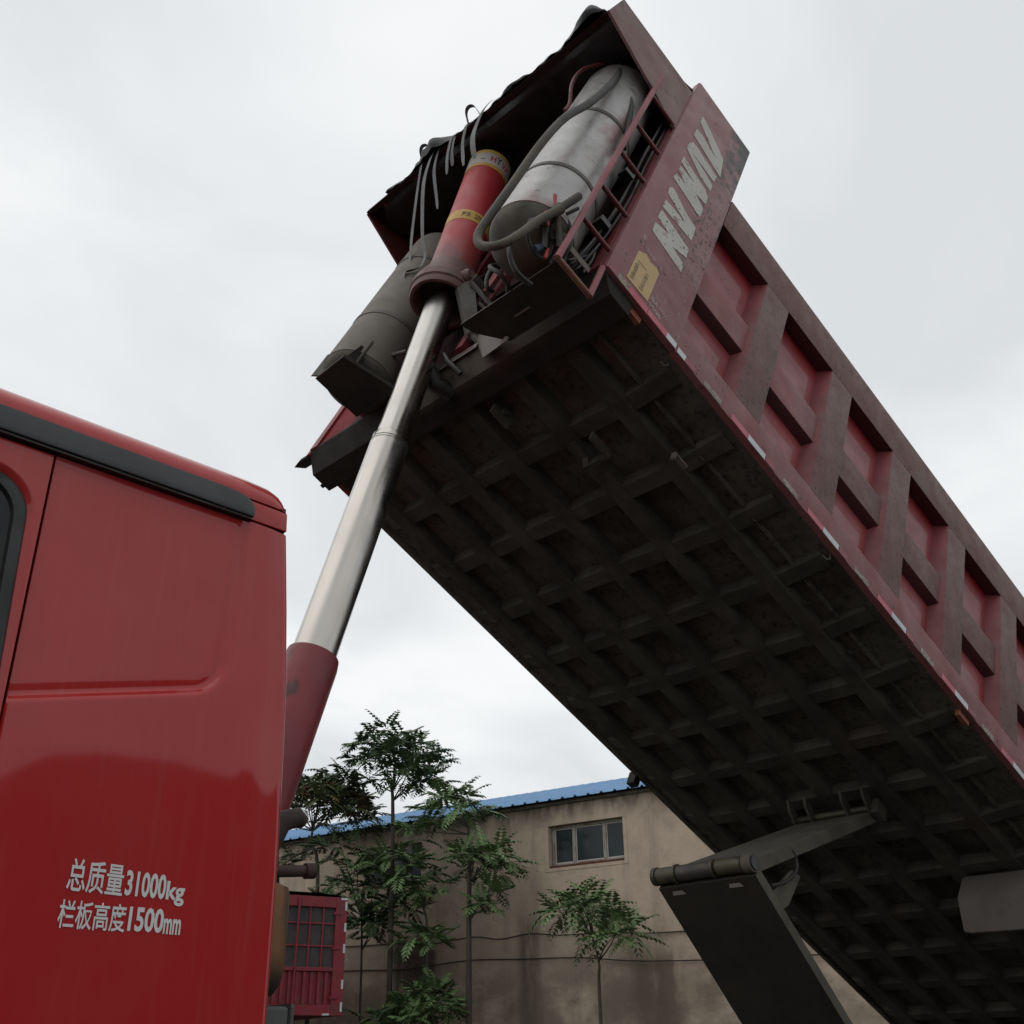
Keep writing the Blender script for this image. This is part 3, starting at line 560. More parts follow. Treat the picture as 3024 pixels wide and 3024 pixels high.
# hoses and fittings round the near tank
def smoothpath(P, k=6):
    P = [Vector(p) for p in P]; o = []
    for i in range(len(P)-1):
        p0 = P[max(i-1, 0)]; p1 = P[i]; p2 = P[i+1]; p3 = P[min(i+2, len(P)-1)]
        for j in range(k):
            t = j/k; o.append(.5*((2*p1)+(-p0+p2)*t+(2*p0-5*p1+4*p2-p3)*t*t+(-p0+3*p1-3*p2+p3)*t**3))
    return o+[P[-1]]
def hose(P, r, m, nm='hose', par=None, n_=10):
    g = G(); g.tube(smoothpath(P), r, n_); return g.build(nm, m, par or TK, mw=BM, smooth=True)
hose([(-0.474, 0.3, 2.022), (-0.434, 0.22, 1.982), (-0.417, 0.16, 1.814), (-0.444, 0.1, 1.441), (-0.493, 0.07, 1.054), (-0.558, 0.07, 0.731), (-0.575, 0.1, 0.413), (-0.554, 0.18, 0.085), (-0.531, 0.27, -0.13), (-0.516, 0.3, -0.219), (-0.484, 0.27, -0.292), (-0.444, 0.18, -0.319), (-0.411, 0.12, -0.235), (-0.382, 0.08, -0.089), (-0.339, 0.02, 0.046)], .0215, M_HOSE, n_=14)
hose([(-.515, .31, 1.25), (-0.518, 0.3, 1.336), (-0.572, 0.3, 1.51), (-0.571, 0.3, 1.718), (-0.519, 0.25, 1.841), (-0.488, 0.24, 1.92), (-.455, .22, 1.97)], .011, M_RED2)
hose([(-0.399, 0.15, 1.857), (-0.341, 0.12, 1.616), (-0.275, 0.08, 1.473), (-.20, .045, 1.0)], .016, M_HOSE)
hose([(-0.418, 0.15, -0.183), (-0.394, 0.2, -0.212), (-0.364, 0.2, -0.273), (-0.306, 0.2, -0.315), (-0.251, 0.2, -0.312), (-0.202, 0.2, -0.296)], .013, M_RUBBER)
hose([(-.30, .50, .02), (-.33, .46, -.08), (-.29, .40, -.14), (-.22, .42, -.12), (-.17, .5, -.05)], .012, M_RUBBER)
hose([(-.36, .14, .02), (-.40, .12, -.08), (-.36, .13, -.17), (-.28, .15, -.18), (-.22, .16, -.10), (-.24, .14, .0)], .010, M_RUBBER)
hose([(-.28, .10, .16), (-.22, .085, .10), (-.17, .09, .0), (-.15, .12, -.08)], .013, M_RUBBER)
hose([(-0.227, 0.6, 0.155), (-0.268, 0.6, 0.139), (-0.267, 0.6, 0.042), (-0.239, 0.6, -0.013), (-0.199, 0.6, 0.002)], .012, M_RUBBER)
for du, dv in ((0, 0), (.022, .035), (.035, -.005)):
    hose([(-.055+du, .07+dv, 1.75), (-.06+du, .075+dv, 1.2), (-.055+du, .07+dv, .7), (-.07+du, .09+dv, .3), (-.10+du, .12+dv, .0), (-.12+du, .16+dv, -.06)], .008, M_TRIM2, n_=8)
hose([(-0.163, 0.12, -0.007), (-0.13, .12, -.03), (-0.097, 0.12, 0.044), (-0.051, 0.12, 0.131), (-0.045, 0.1, 0.174), (-.03, .1, .12), (-.03, .12, 0)], .006, M_GREYPL, nm='cable', n_=6)
# valves: pipe end, cross pieces, blue valve, red handles
def F(P, r, m, nm, n_=12): g = G(); g.tube(P, r, n_); return g.build(nm, m, TK, mw=BM, smooth=True)
F([(-.35, .06, .02), (-.331, .05, .09)], .030, M_GREYM, 'pipe_union'); F([(-.331, .05, .09), (-.300, .0, .215)], .021, M_GREYM, 'pipe_end'); F([(-.2985, -.003, .221), (-.2983, -.0035, .222)], .015, M_HDARK, 'pipe_bore')
F([(-.285, .06, .12), (-.262, .02, .175)], .009, M_GREYM, 'thin_pipe', 8)
F([(-.37, .12, -.05), (-.33, .09, .03)], .026, M_GREYM, 'pipe_union')
F([(-.36, .10, .07), (-.31, .12, -.02), (-.26, .14, -.10)], .014, M_GREYM, 'manifold', 8); F([(-.33, .06, .05), (-.27, .07, -.02), (-.22, .08, -.09)], .016, M_GREYM, 'manifold', 8)
F([(-.27, .10, -.02), (-.215, .10, .03)], .022, M_GREYM, 'valve_body'); F([(-.218, .10, .028), (-.200, .10, .02), (-.19, .11, -.03)], .008, M_GREYPL, 'valve_clip', 6)
F([(-.305, .14, -.18), (-.262, .16, -.075)], .020, M_BLUEV, 'blue_valve'); F([(-.308, .139, -.184), (-.307, .139, -.183)], .012, M_HDARK, 'valve_bore')
F([(-.245, .13, -.10), (-.247, .12, -.14), (-.240, .12, -.185)], .009, M_REDPL, 'valve_handle', 8)
g = G(); g.prism([(-.385, .0), (-.378, .015), (-.335, -.03), (-.325, -.055), (-.335, -.055), (-.36, -.02)], 1, .07, .078); g.build('valve_handle', M_REDPL, TK, mw=BM)
g = G(); g.prism([(-.392, .155), (-.375, .165), (-.350, .095), (-.362, .09)], 1, .06, .07); g.build('valve_handle', M_REDPL, TK, mw=BM)
F([(-.20, .14, -.02), (-.19, .16, -.12)], .008, M_GREYM, 'valve_pipe', 8)
g = G(); g.box(-.17, -.03, .07, .074, -.05, -.01); g.build('valve_plate', M_GREYPL, TK, mw=BM)
g = G(); g.box(-.12, -.05, .05, .11, .34, .38); g.tube([(-.1, .08, .36), (-.02, .1, .43)], .012, 8); g.build('pipe_clamp', M_HDARK, TK, mw=BM)
g = G(); g.box(-.13, -.06, .05, .11, .88, .91); g.tube([(-.1, .08, .9), (-.02, .1, .96)], .010, 8); g.build('pipe_clamp', M_HDARK, TK, mw=BM)

# anti-sway arms under the bed
def W(x, y, z): return (x, y, z+CH)
g = G(); d_ = Vector((6.73-5.28, 0, 1.43-.955)).normalized(); nrm = Vector((-d_.z, 0, d_.x))
def armbox(g, p, q_, y0, y1, y2, y3, th, up):
    p = Vector(p); q_ = Vector(q_); d = (q_-p).normalized(); nn_ = Vector((-d.z, 0, d.x))*th*up
    vs = [(p.x, y0, p.z), (p.x, y1, p.z), (q_.x, y3, q_.z), (q_.x, y2, q_.z)]
    vs += [tuple(Vector(v)+nn_) for v in vs]
    g.add(vs, [(0, 1, 2, 3), (7, 6, 5, 4), (0, 4, 5, 1), (1, 5, 6, 2), (2, 6, 7, 3), (3, 7, 4, 0)])
g = G(); armbox(g, W(5.33, 0, .985), W(6.76, 0, 1.44), 3.52, 4.19, 3.50, 4.06, .075, -1); UA = g.build('upper_arm', M_ARM, TR, bevel=.006)
g = G(); armbox(g, W(5.275, 0, .885), W(6.85, 0, -.70), 3.50, 4.18, 3.50, 4.18, .062, 1); LA = g.build('lower_arm', [M_ARMD], TR)
LA.data.materials.append(M_ARM)
for p in LA.data.polygons:
    if abs(p.normal.y) > .8: p.material_index = 1
for y0, y1, r, m in ((3.49, 4.20, .040, M_HDARK), (3.50, 3.56, .052, M_ARM), (3.57, 3.74, .047, M_TUBE), (3.755, 3.775, .054, M_TUBE), (3.78, 4.02, .046, M_GREYM), (4.025, 4.045, .054, M_TUBE), (4.05, 4.17, .047, M_TUBE), (4.175, 4.20, .053, M_TUBE)):
    g = G(); g.tube([W(5.275, y0, .955), W(5.275, y1, .955)], r, 24); g.build('pivot_sleeve', m, LA, smooth=True)
g = G()
for y in (3.62, 4.02): g.add([W(5.30, y, .868), W(5.30, y+.07, .868), W(5.325, y+.085, .850), W(5.325, y-.012, .850)], [(0, 1, 2, 3)])
g.v = [(a-.012, b, c-.006) for a, b, c in g.v]
g.build('arm_slot', M_LABW, LA)
g = G(); g.prism([(5.36, .80+CH), (5.42, .79+CH), (5.70, .96+CH), (5.78, .93+CH), (5.62, .76+CH), (5.48, .705+CH)], 1, 3.53, 3.545); g.build('arm_gusset', M_ARM, LA)
g = G(); g.tube(smoothpath([W(5.45, 3.52, .85), W(5.60, 3.52, .885), W(5.72, 3.52, .95), W(5.74, 3.52, 1.02), W(5.70, 3.52, 1.07)]), .010, 8); g.build('arm_hose', M_RUBBER, LA, smooth=True)
for v in (.90, 1.06, 1.33, 1.46):
    g = G(); g.prism([(3.86, -.10), (3.95, -.10), (4.06, -.19), (4.0, -.22), (3.90, -.16)], 1, v, v+.018); B(g, 'arm_ear', M_RIB, BED)
g = G(); g.tube([(4.0, .87, -.17), (4.0, 1.50, -.17)], .022, 12); B(g, 'arm_pin', M_TUBE, BED)
g = G(); g.box(3.98, 4.10, .85, .90, -.22, -.11); B(g, 'arm_boss', M_RIB, BED, bevel=.01)
# mudguard fixed below the bed
g = G()
prof = [(7.82, .738), (7.80, .745), (7.795, .78), (7.79, .965), (7.80, .985), (7.93, 1.12), (7.96, 1.13)]
ys = [3.545, 3.53, 3.50, 3.3, 3.0, 2.65]
vs = []
for y in ys:
    for (x, z) in prof: vs.append((x+(.03 if y > 3.54 else .0), y, z+CH+(.012 if y == 3.53 and z < .75 else 0)-(.008*math.sin((3.5-y)*3) if y < 3.5 and z < .76 else 0)))
k = len(prof); fs = [(i*k+j, i*k+j+1, (i+1)*k+j+1, (i+1)*k+j) for i in range(len(ys)-1) for j in range(k-1)]
vs = [(x*.955, y*.955, (z-CH)*.955+CH) for x, y, z in vs]; b = len(vs); vs += [(x+.02, y, z) for x, y, z in vs]; fs += [tuple(b+i for i in f)[::-1] for f in fs]
g.add(vs, fs); g.build('mudguard', M_GREYPL, TR, smooth=True)

# ---- chassis and wheels (below the frame of the picture)
g = G()
for y in (3.45, 4.13): g.box(-.6, 10.6, y, y+.10, .86, 1.12)
for x in (-.4, 1.9, 4.2, 6.3, 7.7, 9.1, 10.3): g.box(x, x+.12, 3.55, 4.13, .88, 1.10)
CHS = g.build('chassis', M_PLATE, TR)
def wheel(x, y):
    g = G(); g.lathex((x, y, .53), (0, 1, 0), [(-.14, .33), (-.15, .48), (-.12, .53), (.12, .53), (.15, .48), (.14, .33)], 36); o = g.build('wheel', M_TYRE, TR, smooth=True)
    g = G(); g.lathex((x, y, .53), (0, 1, 0), [(-.12, .30), (-.12, .33), (-.03, .30), (-.03, .12), (-.1, .1), (.1, .1), (.1, .3)], 28); g.build('wheel_rim', M_RIM, o, smooth=True)
for x, ys in ((.1, (2.8, 4.88)), (6.9, (2.75, 3.1, 4.6, 4.93)), (8.3, (2.75, 3.1, 4.6, 4.93))):
    for y in ys: wheel(x, y)

# ---- cab
def ss(a, b, x): t = max(0, min(1, (x-a)/(b-a))); return t*t*(3-2*t)
def lerp_tab(T, x):
    if x <= T[0][0]: return T[0][1]
    for (a, fa), (b, fb) in zip(T, T[1:]):
        if x <= b: return fa+(fb-fa)*(x-a)/(b-a)
    return T[-1][1]
REC_R = [(.80, 1.33), (.896, 1.357), (.928, 1.401), (.971, 1.417), (1.102, 1.445), (1.296, 1.457), (1.43, 1.458)]
REC_B = [(.85, .776), (1.105, .826), (1.25, .855), (1.34, .888), (1.40, .93), (1.44, 1.0)]
XR = [(-1, 1.68), (.1, 1.672), (.45, 1.668), (.80, 1.655), (.995, 1.644), (1.2, 1.625), (1.443, 1.598)]
def cab_y(x, z):
    y = 2.600
    xr = lerp_tab(XR, z)
    # shallow pressed recess
    dR = 1.456-.055*max(0, 1.30-z)-x; dB = z-(.776+.243*(x-.879)); r_ = .085
    d = r_-math.hypot(r_-dR, r_-dB) if (dR < r_ and dB < r_) else min(dR, dB)
    y += .016*ss(-.012, .020, d)*ss(1.50, 1.40, z)
    y += .0018*math.exp(-((d-.018)/.016)**2)*ss(1.47, 1.40, z)
    # body curves in slightly towards the rear corner
    y += .010*ss(1.47, xr, x)**2
    return y
g = G(); xs = [.872+.004*i for i in range(int((1.56-.872)/.004)+1)]; nxs = len(xs); zs = []
z = 1.440
while z > .70: zs.append(z); z -= .0095 if z > .97 or z < .74 else .003
while z > -1.0: zs.append(z); z -= .04
def col_x(i, z):
    xr = lerp_tab(XR, z)
    return .872+(xr-.022-.872)*i/(nxs-1)
cols = nxs+9
for z in zs:
    xr = lerp_tab(XR, z)
    row = [( .874, 2.640, z), (.872, 2.606, z)] + [(col_x(i, z)+(.004 if i == 0 else 0), cab_y(col_x(i, z), z), z) for i in range(nxs)]
    yb = cab_y(col_x(nxs-1, z), z)
    for t in (.3, .6, .9, 1.2, 1.5708): row.append((xr-.022+.022*math.sin(t), yb+.022*(1-math.cos(t)), z))
    row += [(xr+.012, yb+.30, z), (xr+.012, 5.08, z)]
    cols = len(row); g.v += [(a, b, c+CH) for a, b, c in row]
for j in range(len(zs)-1):
    for i in range(cols-1): g.f.append((j*cols+i, (j+1)*cols+i, (j+1)*cols+i+1, j*cols+i+1)); g.m.append(0)
CAB = g.build('cab', M_CAB, TR, smooth=True, fixn=False)
for p in CAB.data.polygons: pass
# closed inner volume of the cab, door side forward
g = G(); g.box(-.85, .86, 2.66, 5.02, .45, 2.75); g.box(.86, 1.56, 2.66, 5.02, .45, 2.75); g.box(-.95, 1.60, 5.0, 5.08, .35, 2.80); g.box(-1.0, -.85, 2.62, 5.08, .35, 2.78)
g.build('cab_shell', M_CABIN, TR)
# door with rounded window frame
def rr_sd(x, z, cx, cz, hx_, hz, r):
    qx = abs(x-cx)-hx_+r; qz = abs(z-cz)-hz+r
    return math.hypot(max(qx, 0), max(qz, 0))+min(max(qx, qz), 0)-r
def dw(x, z):
    xs_ = x+(z-1.1)*.035
    return rr_sd(xs_, z, .31, 1.00, .520, .345, .10)
g = G(); DX = [-.85+.03*i for i in range(44)]+[.47+.008*i for i in range(16)]+[.60+.0045*i for i in range(62)]
DX = [x for x in DX if x < .866]+[.867]; DZ = [1.437-.0045*i for i in range(199)]; DZ += [DZ[-1]-.06*(i+1) for i in range(24)]
idx = {}
for j, z in enumerate(DZ):
    for i, x in enumerate(DX):
        d = dw(x, z); y = 2.612
        y += .016*ss(.022, -.006, d); y -= .005*ss(.012, .028, d)
        y -= .006*ss(.075, .10, d)*0
        if x > .866: y += .012
        idx[(i, j)] = len(g.v); g.v.append((x, y, z+CH))
for j in range(len(DZ)-1):
    for i in range(len(DX)-1):
        if dw(DX[i], DZ[j]) < 0 and dw(DX[i+1], DZ[j+1]) < 0: continue
        g.f.append((idx[(i, j)], idx[(i, j+1)], idx[(i+1, j+1)], idx[(i+1, j)])); g.m.append(0)
DOOR = g.build('door', M_CAB, TR, smooth=True, fixn=False)
g = G()   # rubber seal ring and glass
ring = []
cx, cz, hx_, hz, r = .31, 1.00, .520, .345, .10
for (sx, sz, a0) in ((1, 1, 0), (-1, 1, PI/2), (-1, -1, PI), (1, -1, 1.5*PI)):
    for t in range(9):
        a = a0+t/8*PI/2; ring.append((cx+sx*(hx_-r)+r*math.cos(a), cz+sz*(hz-r)+r*math.sin(a)))
def unsh(x, z): return x-(z-1.1)*.035
nr_ = len(ring); vs = []
for k_, (off_, y) in enumerate(((.006, 2.618), (-.004, 2.612), (-.018, 2.616), (-.022, 2.630))):
    for (x, z) in ring:
        dx, dz = x-cx, z-cz; l = math.hypot(dx, dz); vs.append((unsh(x+off_*dx/l*1.4, z), y, z+off_*dz/l*1.4+CH))
g.add(vs, [(a*nr_+i, a*nr_+(i+1) % nr_, (a+1)*nr_+(i+1) % nr_, (a+1)*nr_+i) for a in range(3) for i in range(nr_)])
g.build('window_seal', M_TRIM2, DOOR, smooth=True)
g = G(); g.prism([(unsh(x, z), z+CH) for x, z in ring], 1, 2.628, 2.632); g.build('window_glass', M_GLASS, DOOR)
# roof
g = G(); prof = [(2.625, 1.512), (2.606, 1.518), (2.604, 1.535), (2.610, 1.556), (2.624, 1.577), (2.648, 1.598), (2.69, 1.622), (2.76, 1.645), (2.9, 1.668), (3.3, 1.70), (3.84, 1.71)]
prof += [(7.68-y, z) for y, z in prof[-2::-1]]
secs = [(-1.0, .0), (0, .0), (1.0, .0), (1.46, .0), (1.53, .004), (1.56, .012), (1.577, .024), (1.586, .042), (1.589, .07), (1.590, .20)]
vs = []; k = len(prof)
for X, ins in secs:
    for y, z in prof:
        f = 0 if z <= 1.519 else 1
        vs.append((X, y+(ins*.25 if y < 3.84 else -ins*.25), max(1.515, z-ins*f)+CH))
g.add(vs, [(i*k+j, i*k+j+1, (i+1)*k+j+1, (i+1)*k+j) for i in range(len(secs)-1) for j in range(k-1)])
g.build('roof', M_CAB, TR, smooth=True)
g = G(); pts = [(-1.0, 1.448), (1.460, 1.448), (1.461, 1.474), (1.452, 1.492), (1.435, 1.505), (1.405, 1.512), (1.36, 1.5155), (-1.0, 1.5155)]
g.prism([(x, z+CH) for x, z in pts], 1, 2.580, 2.640); DR = g.build('drip_rail', M_TRIM, TR, bevel=.006, smooth=True, label='black plastic rain gutter along the roof edge')
g = G(); g.box(-1.0, 1.455, 2.588, 2.63, 1.4415+CH, 1.4478+CH); g.build('drip_rail_lip', M_TRIM2, DR)
g = G(); pts = [(1.463, 1.448), (1.587, 1.448), (1.584, 1.508), (1.44, 1.511), (1.456, 1.495), (1.463, 1.476)]
g.prism([(x, z+CH) for x, z in pts], 1, 2.603, 2.66); g.build('gutter_end', M_CAB, TR, bevel=.004, smooth=True)
g = G(); g.box(1.40, 1.585, 2.616, 5.0, 1.43+CH, 1.53+CH); g.build('roof_joint', M_TRIM2, TR)
# stencilled weight lettering
def stencil(body, x0, x1, z0, z1, zd=0, bold=.012):
    vs, fs = text_mesh(body, bold); g = G()
    g.add([(x0+(x1-x0)*x+(y-.5)*.0, 2.5978, z0+(z1-z0)*y+zd*x+CH) for x, y in vs], fs)
    g.build('lettering', M_STENCIL, CAB, fixn=False)
stencil('总质量', 1.086, 1.224, .360, .434, -.003); stencil('31000', 1.230, 1.336, .361, .420, -.002, .028); stencil('kg', 1.338, 1.388, .347, .404, 0, .028)
stencil('栏板高度', 1.079, 1.243, .278, .341, 0); stencil('1500', 1.250, 1.341, .282, .338, 0, .028); stencil('mm', 1.342, 1.388, .281, .317, 0, .028)
# things behind the cab: ochre canister with its pipe, grey box
g = G(); g.lathex((1.79, 2.92, CH), (0, 0, 1), [(.155, .01), (.158, .04), (.170, .07), (.20, .09), (.24, .098), (.44, .098), (.46, .092), (.475, .06)], 32); CN = g.build('air_canister', M_CAN, TR, smooth=True)
g = G(); g.tube([W(1.79, 2.92, .44), W(1.80, 2.92, .60), W(1.82, 2.92, .66)], [.07, .045, .04], 16); g.tube([W(1.79, 2.92, .56), W(1.84, 2.90, .655), W(1.90, 2.90, .675), W(1.925, 2.90, .662)], [.05, .036, .030, .020], 14); g.build('intake_pipe', M_RUST, CN, smooth=True)
g = G(); g.tube([W(1.75, 2.86, .495), W(1.92, 2.845, .512)], .017, 14); g.tube([W(1.905, 2.847, .51), W(1.935, 2.843, .513)], .023, 14); g.build('bracket_pin', M_RUST, CN, smooth=True)
g = G(); g.box(1.72, 1.855, 2.80, 3.1, -.5+CH, .138+CH); g.box(1.857, 1.872, 2.795, 3.1, -.5+CH, .145+CH); g.build('battery_box', M_GBOX, TR, bevel=.01)

# ------------------------------------------------------------------ tarpaulin bundled on the canopy, with straps
TP = None
g = G(); NV = 120; NS = 14; vs = []
for i in range(NV+1):
    v = .03+(2.06-.03)*i/NV
    hgt = .045+.085*max(0, noise.noise(Vector((v*2.3, 3.3, 0)))+.35)+.035*noise.noise(Vector((v*9, 1, 0)))
    hgt *= ss(.0, .12, v)*ss(2.08, 1.95, v); wid = .15+.05*noise.noise(Vector((v*3, 9, 0)))
    for j in range(NS+1):
        t = j/NS*PI; rr = 1+.22*noise.noise(Vector((v*7, t*1.3, 5)))
        fo = (.012+.085*max(0, noise.noise(Vector((v*2.9+4, 7.3, 0)))*1.5+.28)+.022*noise.noise(Vector((v*13, 2, 0))))*ss(.0, .1, v)*ss(2.1, 2.0, v)
        u_ = -.728-fo*math.sin(min(1.57, t+.35))**1*(1 if t < 1.6 else 0)+wid*.5*(1-math.cos(t))*(1 if t > .4 else .5); vs.append((u_+.012*noise.noise(Vector((v*14, t*2, 1))), v, 1.845+(u_+.745)*.40+max(.012, hgt)*math.sin(t)*rr*1.25))
g.add(vs, [(i*(NS+1)+j, i*(NS+1)+j+1, (i+1)*(NS+1)+j+1, (i+1)*(NS+1)+j) for i in range(NV) for j in range(NS)])
TP = g.build('tarpaulin', M_TARP, None, mw=BM, smooth=True, label='black tarpaulin bundled along the front edge of the canopy', category='tarpaulin')
g = G(); vs = []; NU = 26; NV = 80
for i in range(NV+1):
    v = .03+(2.12-.03)*i/NV
    for j in range(NU+1):
        s_ = j/NU; u_ = -.715+.62*s_; vv = v+(.16*ss(.0, .35, s_) - .28*ss(.3, .9, s_))*ss(1.7, 2.12, v)
        sag = .055+.05*noise.noise(Vector((v*2.6, u_*3, 8)))+.018*noise.noise(Vector((v*11+u_*5, u_*4, 2)))
        vs.append((u_, vv, 1.862+(u_+.70)*.468-sag*ss(0, .12, s_)-.006))
g.add(vs, [(i*(NU+1)+j, i*(NU+1)+j+1, (i+1)*(NU+1)+j+1, (i+1)*(NU+1)+j) for i in range(NV) for j in range(NU)])
g.build('hanging_flap', M_TARP, TP, mw=BM, smooth=True)
STR = [([(-0.74, 1.67, 1.90), (-0.725, 1.676, 1.835), (-0.626, 1.693, 1.608), (-0.49, 1.708, 1.305), (-0.397, 1.713, 1.109), (-0.33, 1.723, 0.954), (-0.317, 1.734, 0.904)], .020),
 ([(-0.75, 1.52, 1.92), (-0.733, 1.56, 1.84), (-0.678, 1.592, 1.676), (-0.604, 1.6, 1.509), (-0.444, 1.594, 1.205), (-0.369, 1.58, 1.09), (-0.341, 1.595, 1.001), (-0.355, 1.626, 0.957), (-0.381, 1.663, 0.926), (-0.372, 1.673, 0.884), (-0.334, 1.656, 0.848), (-0.279, 1.64, 0.775)], .026),
 ([(-0.74, 1.49, 1.90), (-0.72, 1.51, 1.83), (-0.67, 1.528, 1.709), (-0.617, 1.524, 1.612), (-0.551, 1.515, 1.504), (-0.496, 1.508, 1.411)], .022),
 ([(-0.735, 1.37, 1.85), (-0.679, 1.389, 1.711), (-0.609, 1.39, 1.573)], .024), ([(-0.73, 1.345, 1.85), (-0.68, 1.359, 1.733), (-0.621, 1.353, 1.63)], .028),
 ([(-0.735, 1.225, 1.85), (-0.679, 1.241, 1.711), (-0.588, 1.235, 1.544)], .026),
 ([(-0.745, 1.03, 1.95), (-0.74, 1.065, 1.86), (-0.695, 1.107, 1.695), (-0.652, 1.114, 1.596), (-0.588, 1.104, 1.489)], .034)]
for P, wd in STR:
    pts = smoothpath(P, 5); g = G(); n_ = len(pts); vs = []
    for i, p in enumerate(pts):
        tw = .25*math.sin(i*.35); wv = Vector((.25*math.sin(tw), 1, .3*math.sin(tw))).normalized()*wd*.62*(1 if i < n_-3 else 1-.28*(i-n_+3))
        nv = Vector((-.0022, 0, -.001)); vs += [p-wv, p+wv, p+wv+nv, p-wv+nv]
    fs = [(4*i+a, 4*i+(a+1) % 4, 4*i+4+(a+1) % 4, 4*i+4+a) for i in range(n_-1) for a in range(4)]+[(0, 1, 2, 3), (4*n_-4, 4*n_-3, 4*n_-2, 4*n_-1)]
    g.add(vs, fs); g.build('tie_strap', M_WEB, TP, mw=BM)
for vc in (1.16, 1.62):      # loops of webbing standing above the edge
    g = G(); pts = smoothpath([(-.73, vc-.06, 1.86), (-.79, vc-.045, 1.90), (-.81, vc, 1.915), (-.79, vc+.035, 1.90), (-.73, vc+.05, 1.86)], 5); vs = []
    for p in pts: vs += [p+Vector((-.012, 0, 0)), p+Vector((.012, 0, 0)), p+Vector((.012, 0, .003)), p+Vector((-.012, 0, .003))]
    n_ = len(pts); g.add(vs, [(4*i+a, 4*i+(a+1) % 4, 4*i+4+(a+1) % 4, 4*i+4+a) for i in range(n_-1) for a in range(4)]); g.build('strap_loop', M_WEB, TP, mw=BM)

# ------------------------------------------------------------------ building
wa = 1.7835
Dv = Vector((math.cos(wa), math.sin(wa), 0)); Nv = Vector((math.sin(wa), -math.cos(wa), 0)); P0 = Vector((11.511, 9.367, 0))*1.35
aoff = P0.dot(Dv); d0 = P0.dot(Nv)
# building frame: -x = along the wall (a), y = away behind the wall, z = height above ground
WMx = Matrix((-Dv, Nv, Vector((0, 0, 1)))).transposed().to_4x4(); WMx.translation = Nv*d0
def onw(x, y, z): return Dv*x+Nv*(d0+y)+Vector((0, 0, z))
def BW(g_, name, mats, parent, **k):
    g_.v = [(-x, y, z) for x, y, z in g_.v]
    return g_.build(name, mats, parent, mw=WMx, **k)
BL = empty('warehouse', tuple(onw(11, 4, 0)), label='rendered grey-brown warehouse with a blue metal roof behind the trees', category='warehouse')
A_0, A_1 = -6.0, 40.0; ZE = 4.31+CH
wins = [(9.425, 11.02, 3.165+CH, 3.935+CH), (14.05, 15.55, 3.165+CH, 3.975+CH)]
g = G(); xs = sorted({A_0, A_1, *[w_[0] for w_ in wins], *[w_[1] for w_ in wins]})
for a, b in zip(xs, xs[1:]):
    wd = [w_ for w_ in wins if w_[0] <= a and w_[1] >= b]
    if wd: g.box(a, b, 0, .24, 0, wd[0][2]); g.box(a, b, 0, .24, wd[0][3], ZE)
    else: g.box(a, b, 0, .24, 0, ZE)
g.box(A_0, A_1, 11.8, 12, 0, ZE); g.box(A_0, A_0+.24, .24, 11.8, 0, ZE); g.box(A_1-.24, A_1, .24, 11.8, 0, ZE)
BW(g, 'wall', M_CONC, BL)
g = G(); g.box(A_0-.05, A_1, -.07, .3, ZE+.001, ZE+.06); BW(g, 'cornice', M_CORN, BL)
def roofprof():
    pts = []; a = A_0-.2
    while a < A_1+.2:
        for dx, h in ((0, 0), (.20, 0), (.225, .032), (.255, .032), (.28, 0)): pts.append((a+dx, h))
        a += .28
    return pts
rp = roofprof(); g = G(); k = len(rp); rows = [(-.22, ZE+.065), (6.0, ZE+.065+6.22*.286), (12.2, ZE+.065)]
vs = [(x, y, z+h) for y, z in rows for x, h in rp]; fs = [(i*k+j, i*k+j+1, (i+1)*k+j+1, (i+1)*k+j) for i in range(2) for j in range(k-1)]
b = len(vs); vs += [(x, y, z+h-.012) for y, z in rows for x, h in rp]; fs += [tuple(b+i for i in f)[::-1] for f in fs]; fs += [(j, j+1, b+j+1, b+j) for j in range(k-1)]
g.add(vs, fs); BW(g, 'roof', M_ROOF, BL)
for wi, (a0, a1, z0, z1) in enumerate(wins):
    g = G(); g.box(a0, a1, .10, .16, z1-.05, z1); g.box(a0, a1, .10, .16, z0+.045, z0+.085); g.box(a0, a0+.045, .10, .16, z0+.085, z1-.05); g.box(a1-.075, a1-.02, .10, .16, z0+.085, z1-.05)
    m1, m2 = a0+(a1-a0)*.275, a0+(a1-a0)*.685
    g.box(m1-.028, m1+.028, .095, .158, z0+.085, z1-.05); g.box(m2-.028, m2+.028, .095, .158, z0+.085, z1-.05)
    FR = BW(g, 'window', M_WFRAME, BL, bevel=.004)
    for (p, q_) in ((a0+.045, m1-.028), (m1+.028, m2-.028), (m2+.028, a1-.075)):
        g = G(); g.box(p+.02, q_-.02, .128, .132, z0+.105, z1-.07); BW(g, 'pane', M_PANE, FR)
        g = G(); g.box(p, q_, .118, .127, z1-.072, z1-.052); g.box(p, q_, .118, .127, z0+.086, z0+.108); g.box(p, p+.02, .118, .127, z0+.108, z1-.072); g.box(q_-.02, q_, .118, .127, z0+.108, z1-.072)
        BW(g, 'sash', M_LABW, FR)
    g = G(); g.box(a0, a1, .02, .16, z0+.001, z0+.044); BW(g, 'sill', M_RUSTB, FR)
    g = G(); g.box(a0, a1, .165, .20, z0, z1); BW(g, 'window_backing', M_CABIN, FR)
    if wi == 0:
        g = G(); o_ = .075
        g.box(a0-o_, a1+o_, -.008, .0, z1, z1+o_*1.2); g.box(a0-o_, a0, -.008, .0, z0-.06, z1); g.box(a1, a1+o_, -.008, .0, z0-.06, z1); g.box(a0, a1, -.008, 0, z0-.06, z0)
        BW(g, 'window_surround', M_CONC, BL, bevel=.003)
